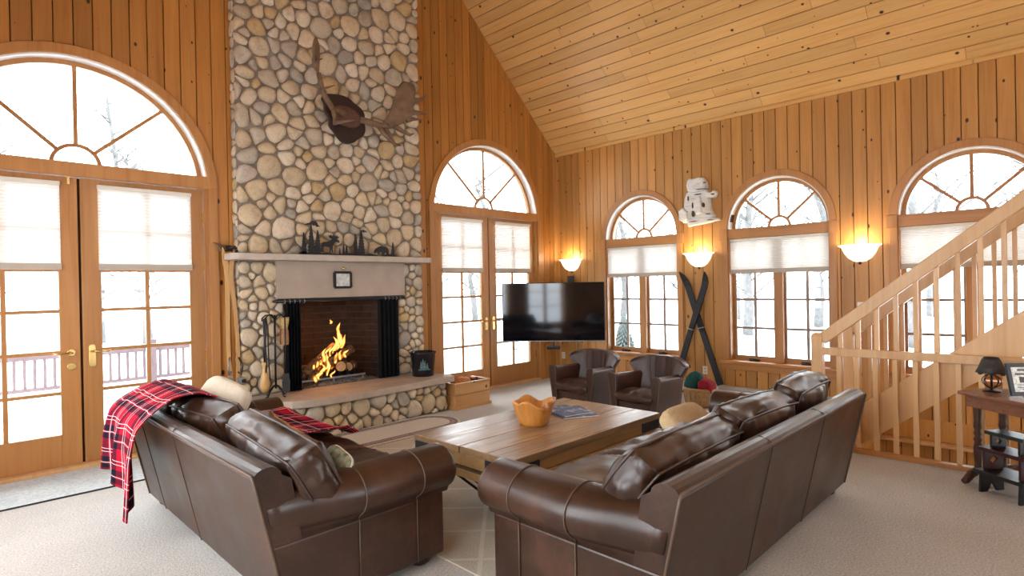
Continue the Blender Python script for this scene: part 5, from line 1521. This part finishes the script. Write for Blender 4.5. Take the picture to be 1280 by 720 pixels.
for pts in ([(-.0, 0, -.02), (-.03, -.04, .01), (-.07, -.06, .02), (-.11, -.05, .035)], [(0, 0, -.02), (.04, -.04, .0), (.08, -.06, .01), (.115, -.055, .045)], [(-.05, -.05, .01), (-.07, -.07, -.02), (-.06, -.08, -.035)], [(.06, -.05, .0), (.075, -.075, -.025), (.05, -.08, -.04)]):
    q = MB(); q.tube(pts, [.016, .014, .010, .005], 8); q.build('antler_prong', M['antler'] if pts[1][0] < 0 else M['foot'], AH)
q = MB(); q.prism([(-.05, -.03), (.05, -.03), (.04, .02), (-.04, .02)], lambda a, b, d: (a, -d, b), 0, .02); q.build('back_plate', M['plaque'], AH, .004)

# ------------------------------------------------------------------ rugs
def stadium(cx, cy, hl, hw, n=20):
    p = []
    for i in range(n + 1): a = -PI / 2 + PI * i / n; p.append((cx + hl - hw + hw * math.cos(a), cy + hw * math.sin(a)))
    for i in range(n + 1): a = PI / 2 + PI * i / n; p.append((cx - hl + hw + hw * math.cos(a), cy + hw * math.sin(a)))
    return p
RG = thing('braided_rug', 'oval braided cream rug with dark red border in front of the hearth', 'rug', (2.72, 4.245, 0))
bands = [(0, 'rugc'), (.035, 'rugd'), (.06, 'rugr'), (.09, 'rugd'), (.105, 'rugc')]
zz = .0095
for i, (ins, mat) in enumerate(bands):
    p = stadium(0, 0, .76 - ins, .285 - ins)
    nxt = bands[i + 1][0] if i + 1 < len(bands) else None
    if nxt is None:
        q = MB(); q.prism(p, lambda a, b, d: (a, b, d), .009, .018); q.build('rug_field', M[mat], RG)
    else:
        p2 = stadium(0, 0, .76 - nxt, .285 - nxt); m = len(p)
        secs = []
        for k in range(m):
            o_, i_ = Vector((*p[k], 0)), Vector((*p2[k], 0)); mid = (o_ + i_) / 2
            wob = .0015 * (k % 2)
            secs.append([(o_.x, o_.y, .009), (o_.x, o_.y, .016), (mid.x, mid.y, .020 + wob), (i_.x, i_.y, .016), (i_.x, i_.y, .009)])
        secs.append(secs[0]); q = MB(); q.loft(secs, cap=False); q.build('braid_ring', M[mat], RG)
def rounded_rect(x0, y0, x1, y1, r, n=8):
    p = []
    for cx, cy, a0 in ((x1 - r, y0 + r, -PI / 2), (x1 - r, y1 - r, 0), (x0 + r, y1 - r, PI / 2), (x0 + r, y0 + r, PI)):
        for i in range(n + 1): a = a0 + PI / 2 * i / n; p.append((cx + r * math.cos(a), cy + r * math.sin(a)))
    return p
q = MB(); q.prism(rounded_rect(1.635, 1.30, 4.35, 4.0, .25), lambda a, b, d: (a, b, d), .0, .008)
tag(q.build('area_rug', M['arearug'], None, .003), 'large cream lattice rug under the coffee table', 'rug')
q = MB(); q.box(-.25, 4.465, .0, 1.22, 5.07, .007); o = q.build('door_mat', M['mat'], None); tag(o, 'grey mat at the foot of the french doors left of the chimney', 'mat')
q = MB(); q.box(-.25, 4.458, .0, 1.222, 4.466, .009); b = q.build('bound_edge', M['blackm'], o)

# ------------------------------------------------------------------ snowy outside
q = MB(); q.grid(lambda u, v: (-60 + 140 * u, -60 + 140 * v, -.55 + .25 * noise.noise(Vector((u * 14, v * 14, 0)))), 70, 70)
snow = q.build('snow_ground', M['snow']); snow['kind'] = 'structure'
DK = thing('deck_railing', 'reddish deck railing in the snow outside the left french doors', 'railing', (0, 8.6, -.30))
for (z, h) in ((.80, .05), (.44, .04)):
    q = MB(); q.box(-1.5, -.03, z, 4.4, .03, z + h); q.build('rail', M['deck'], DK)
for i in range(64):
    x = -1.45 + .091 * i
    q = MB(); q.box(x - .014, -.02, .46, x + .014, .02, .80); q.build('baluster', M['deck'], DK)
for x in (-1.2, .4, 2.0, 3.6):
    q = MB(); q.box(x - .05, -.05, -.3, x + .05, .05, .95); q.build('post', M['deck'], DK)
q = MB(); q.box(-1.5, -3.2, -.12, 4.4, .1, -.02); q.build('deck_floor', M['snow'], DK)
def bare_tree(x, y, h, seed, label):
    g = random.Random(seed); t = thing('bare_tree', label, 'tree', (x, y, -.5), 0, 'bare winter trees outside')
    br = MB()
    tr = [Vector((.12 * g.uniform(-1, 1) * i, .12 * g.uniform(-1, 1) * i, h * i / 7)) for i in range(8)]
    MB().tube(tr, [.16 * (1 - i / 8.5) + .015 for i in range(8)], 7).build('trunk', M['bark'], t)
    for i in range(44):
        k = g.uniform(1.0, 6.9); p = tr[int(k)].lerp(tr[min(7, int(k) + 1)], k % 1); a = g.uniform(0, 2 * PI); L = (8 - k) * h * .055 * g.uniform(.7, 1.2)
        q1 = p + Vector((math.cos(a), math.sin(a), .7)) * L * .5; q2 = q1 + Vector((math.cos(a + .4), math.sin(a + .4), .9)) * L * .5
        br.tube([p, q1, q2], [.035, .022, .008], 5)
        q3 = q1 + Vector((math.cos(a - .9), math.sin(a - .9), .6)) * L * .4; br.tube([q1, q3], [.02, .006], 4)
    br.build('branches', M['bark'], t, kind='stuff')
gt = random.Random(12); k = 0
for (x0, y0, nx, ny, cnt) in ((-3, 17, 26, 14, 13), (17, -2, 15, 26, 14)):
    for i in range(cnt):
        x = x0 + nx * ((i + gt.random()) / cnt) if x0 < 10 else x0 + nx * gt.random()
        y = y0 + ny * gt.random() if x0 < 10 else y0 + ny * ((i + gt.random()) / cnt)
        bare_tree(x, y, gt.uniform(6, 10), k, 'bare grey tree in the snow beyond the french doors' if x0 < 10 else 'bare grey tree in the snow beyond the window wall'); k += 1
CF = thing('conifer', 'small snowy conifer outside the window beside the television', 'tree', (9.1, 6.08, -.45))
CF.scale = (.6, .6, .55)
MB().tube([(0, 0, 0), (0, 0, 2.0)], [.06, .01], 7).build('trunk', M['bark'], CF)
q = MB(); g = random.Random(3)
for i in range(240):
    z = .25 + 1.75 * (i / 240); L = .62 * (1 - (z - .2) / 1.9) + .05; a = i * 2.4
    q.tube([(0, 0, z), (L * .5 * math.cos(a), L * .5 * math.sin(a), z - .02), (L * math.cos(a), L * math.sin(a), z - .10 - .05 * g.random())], [.02, .05, .008], 5)
q.build('needles', M['needles'], CF, kind='stuff')
HP = thing('snow_stake', 'blue-grey post standing in the snow outside the right french doors', 'post', (6.9, 6.75, -.5))
q = MB(); q.tube([(0, 0, 0), (0, 0, .72)], .035, 10); q.build('post_shaft', M['pewter'], HP); q = MB(); q.lathe([(0, .70), (.05, .70), (.05, .80), (.03, .84), (0, .85)], 12); q.build('post_cap', M['pewter'], HP)
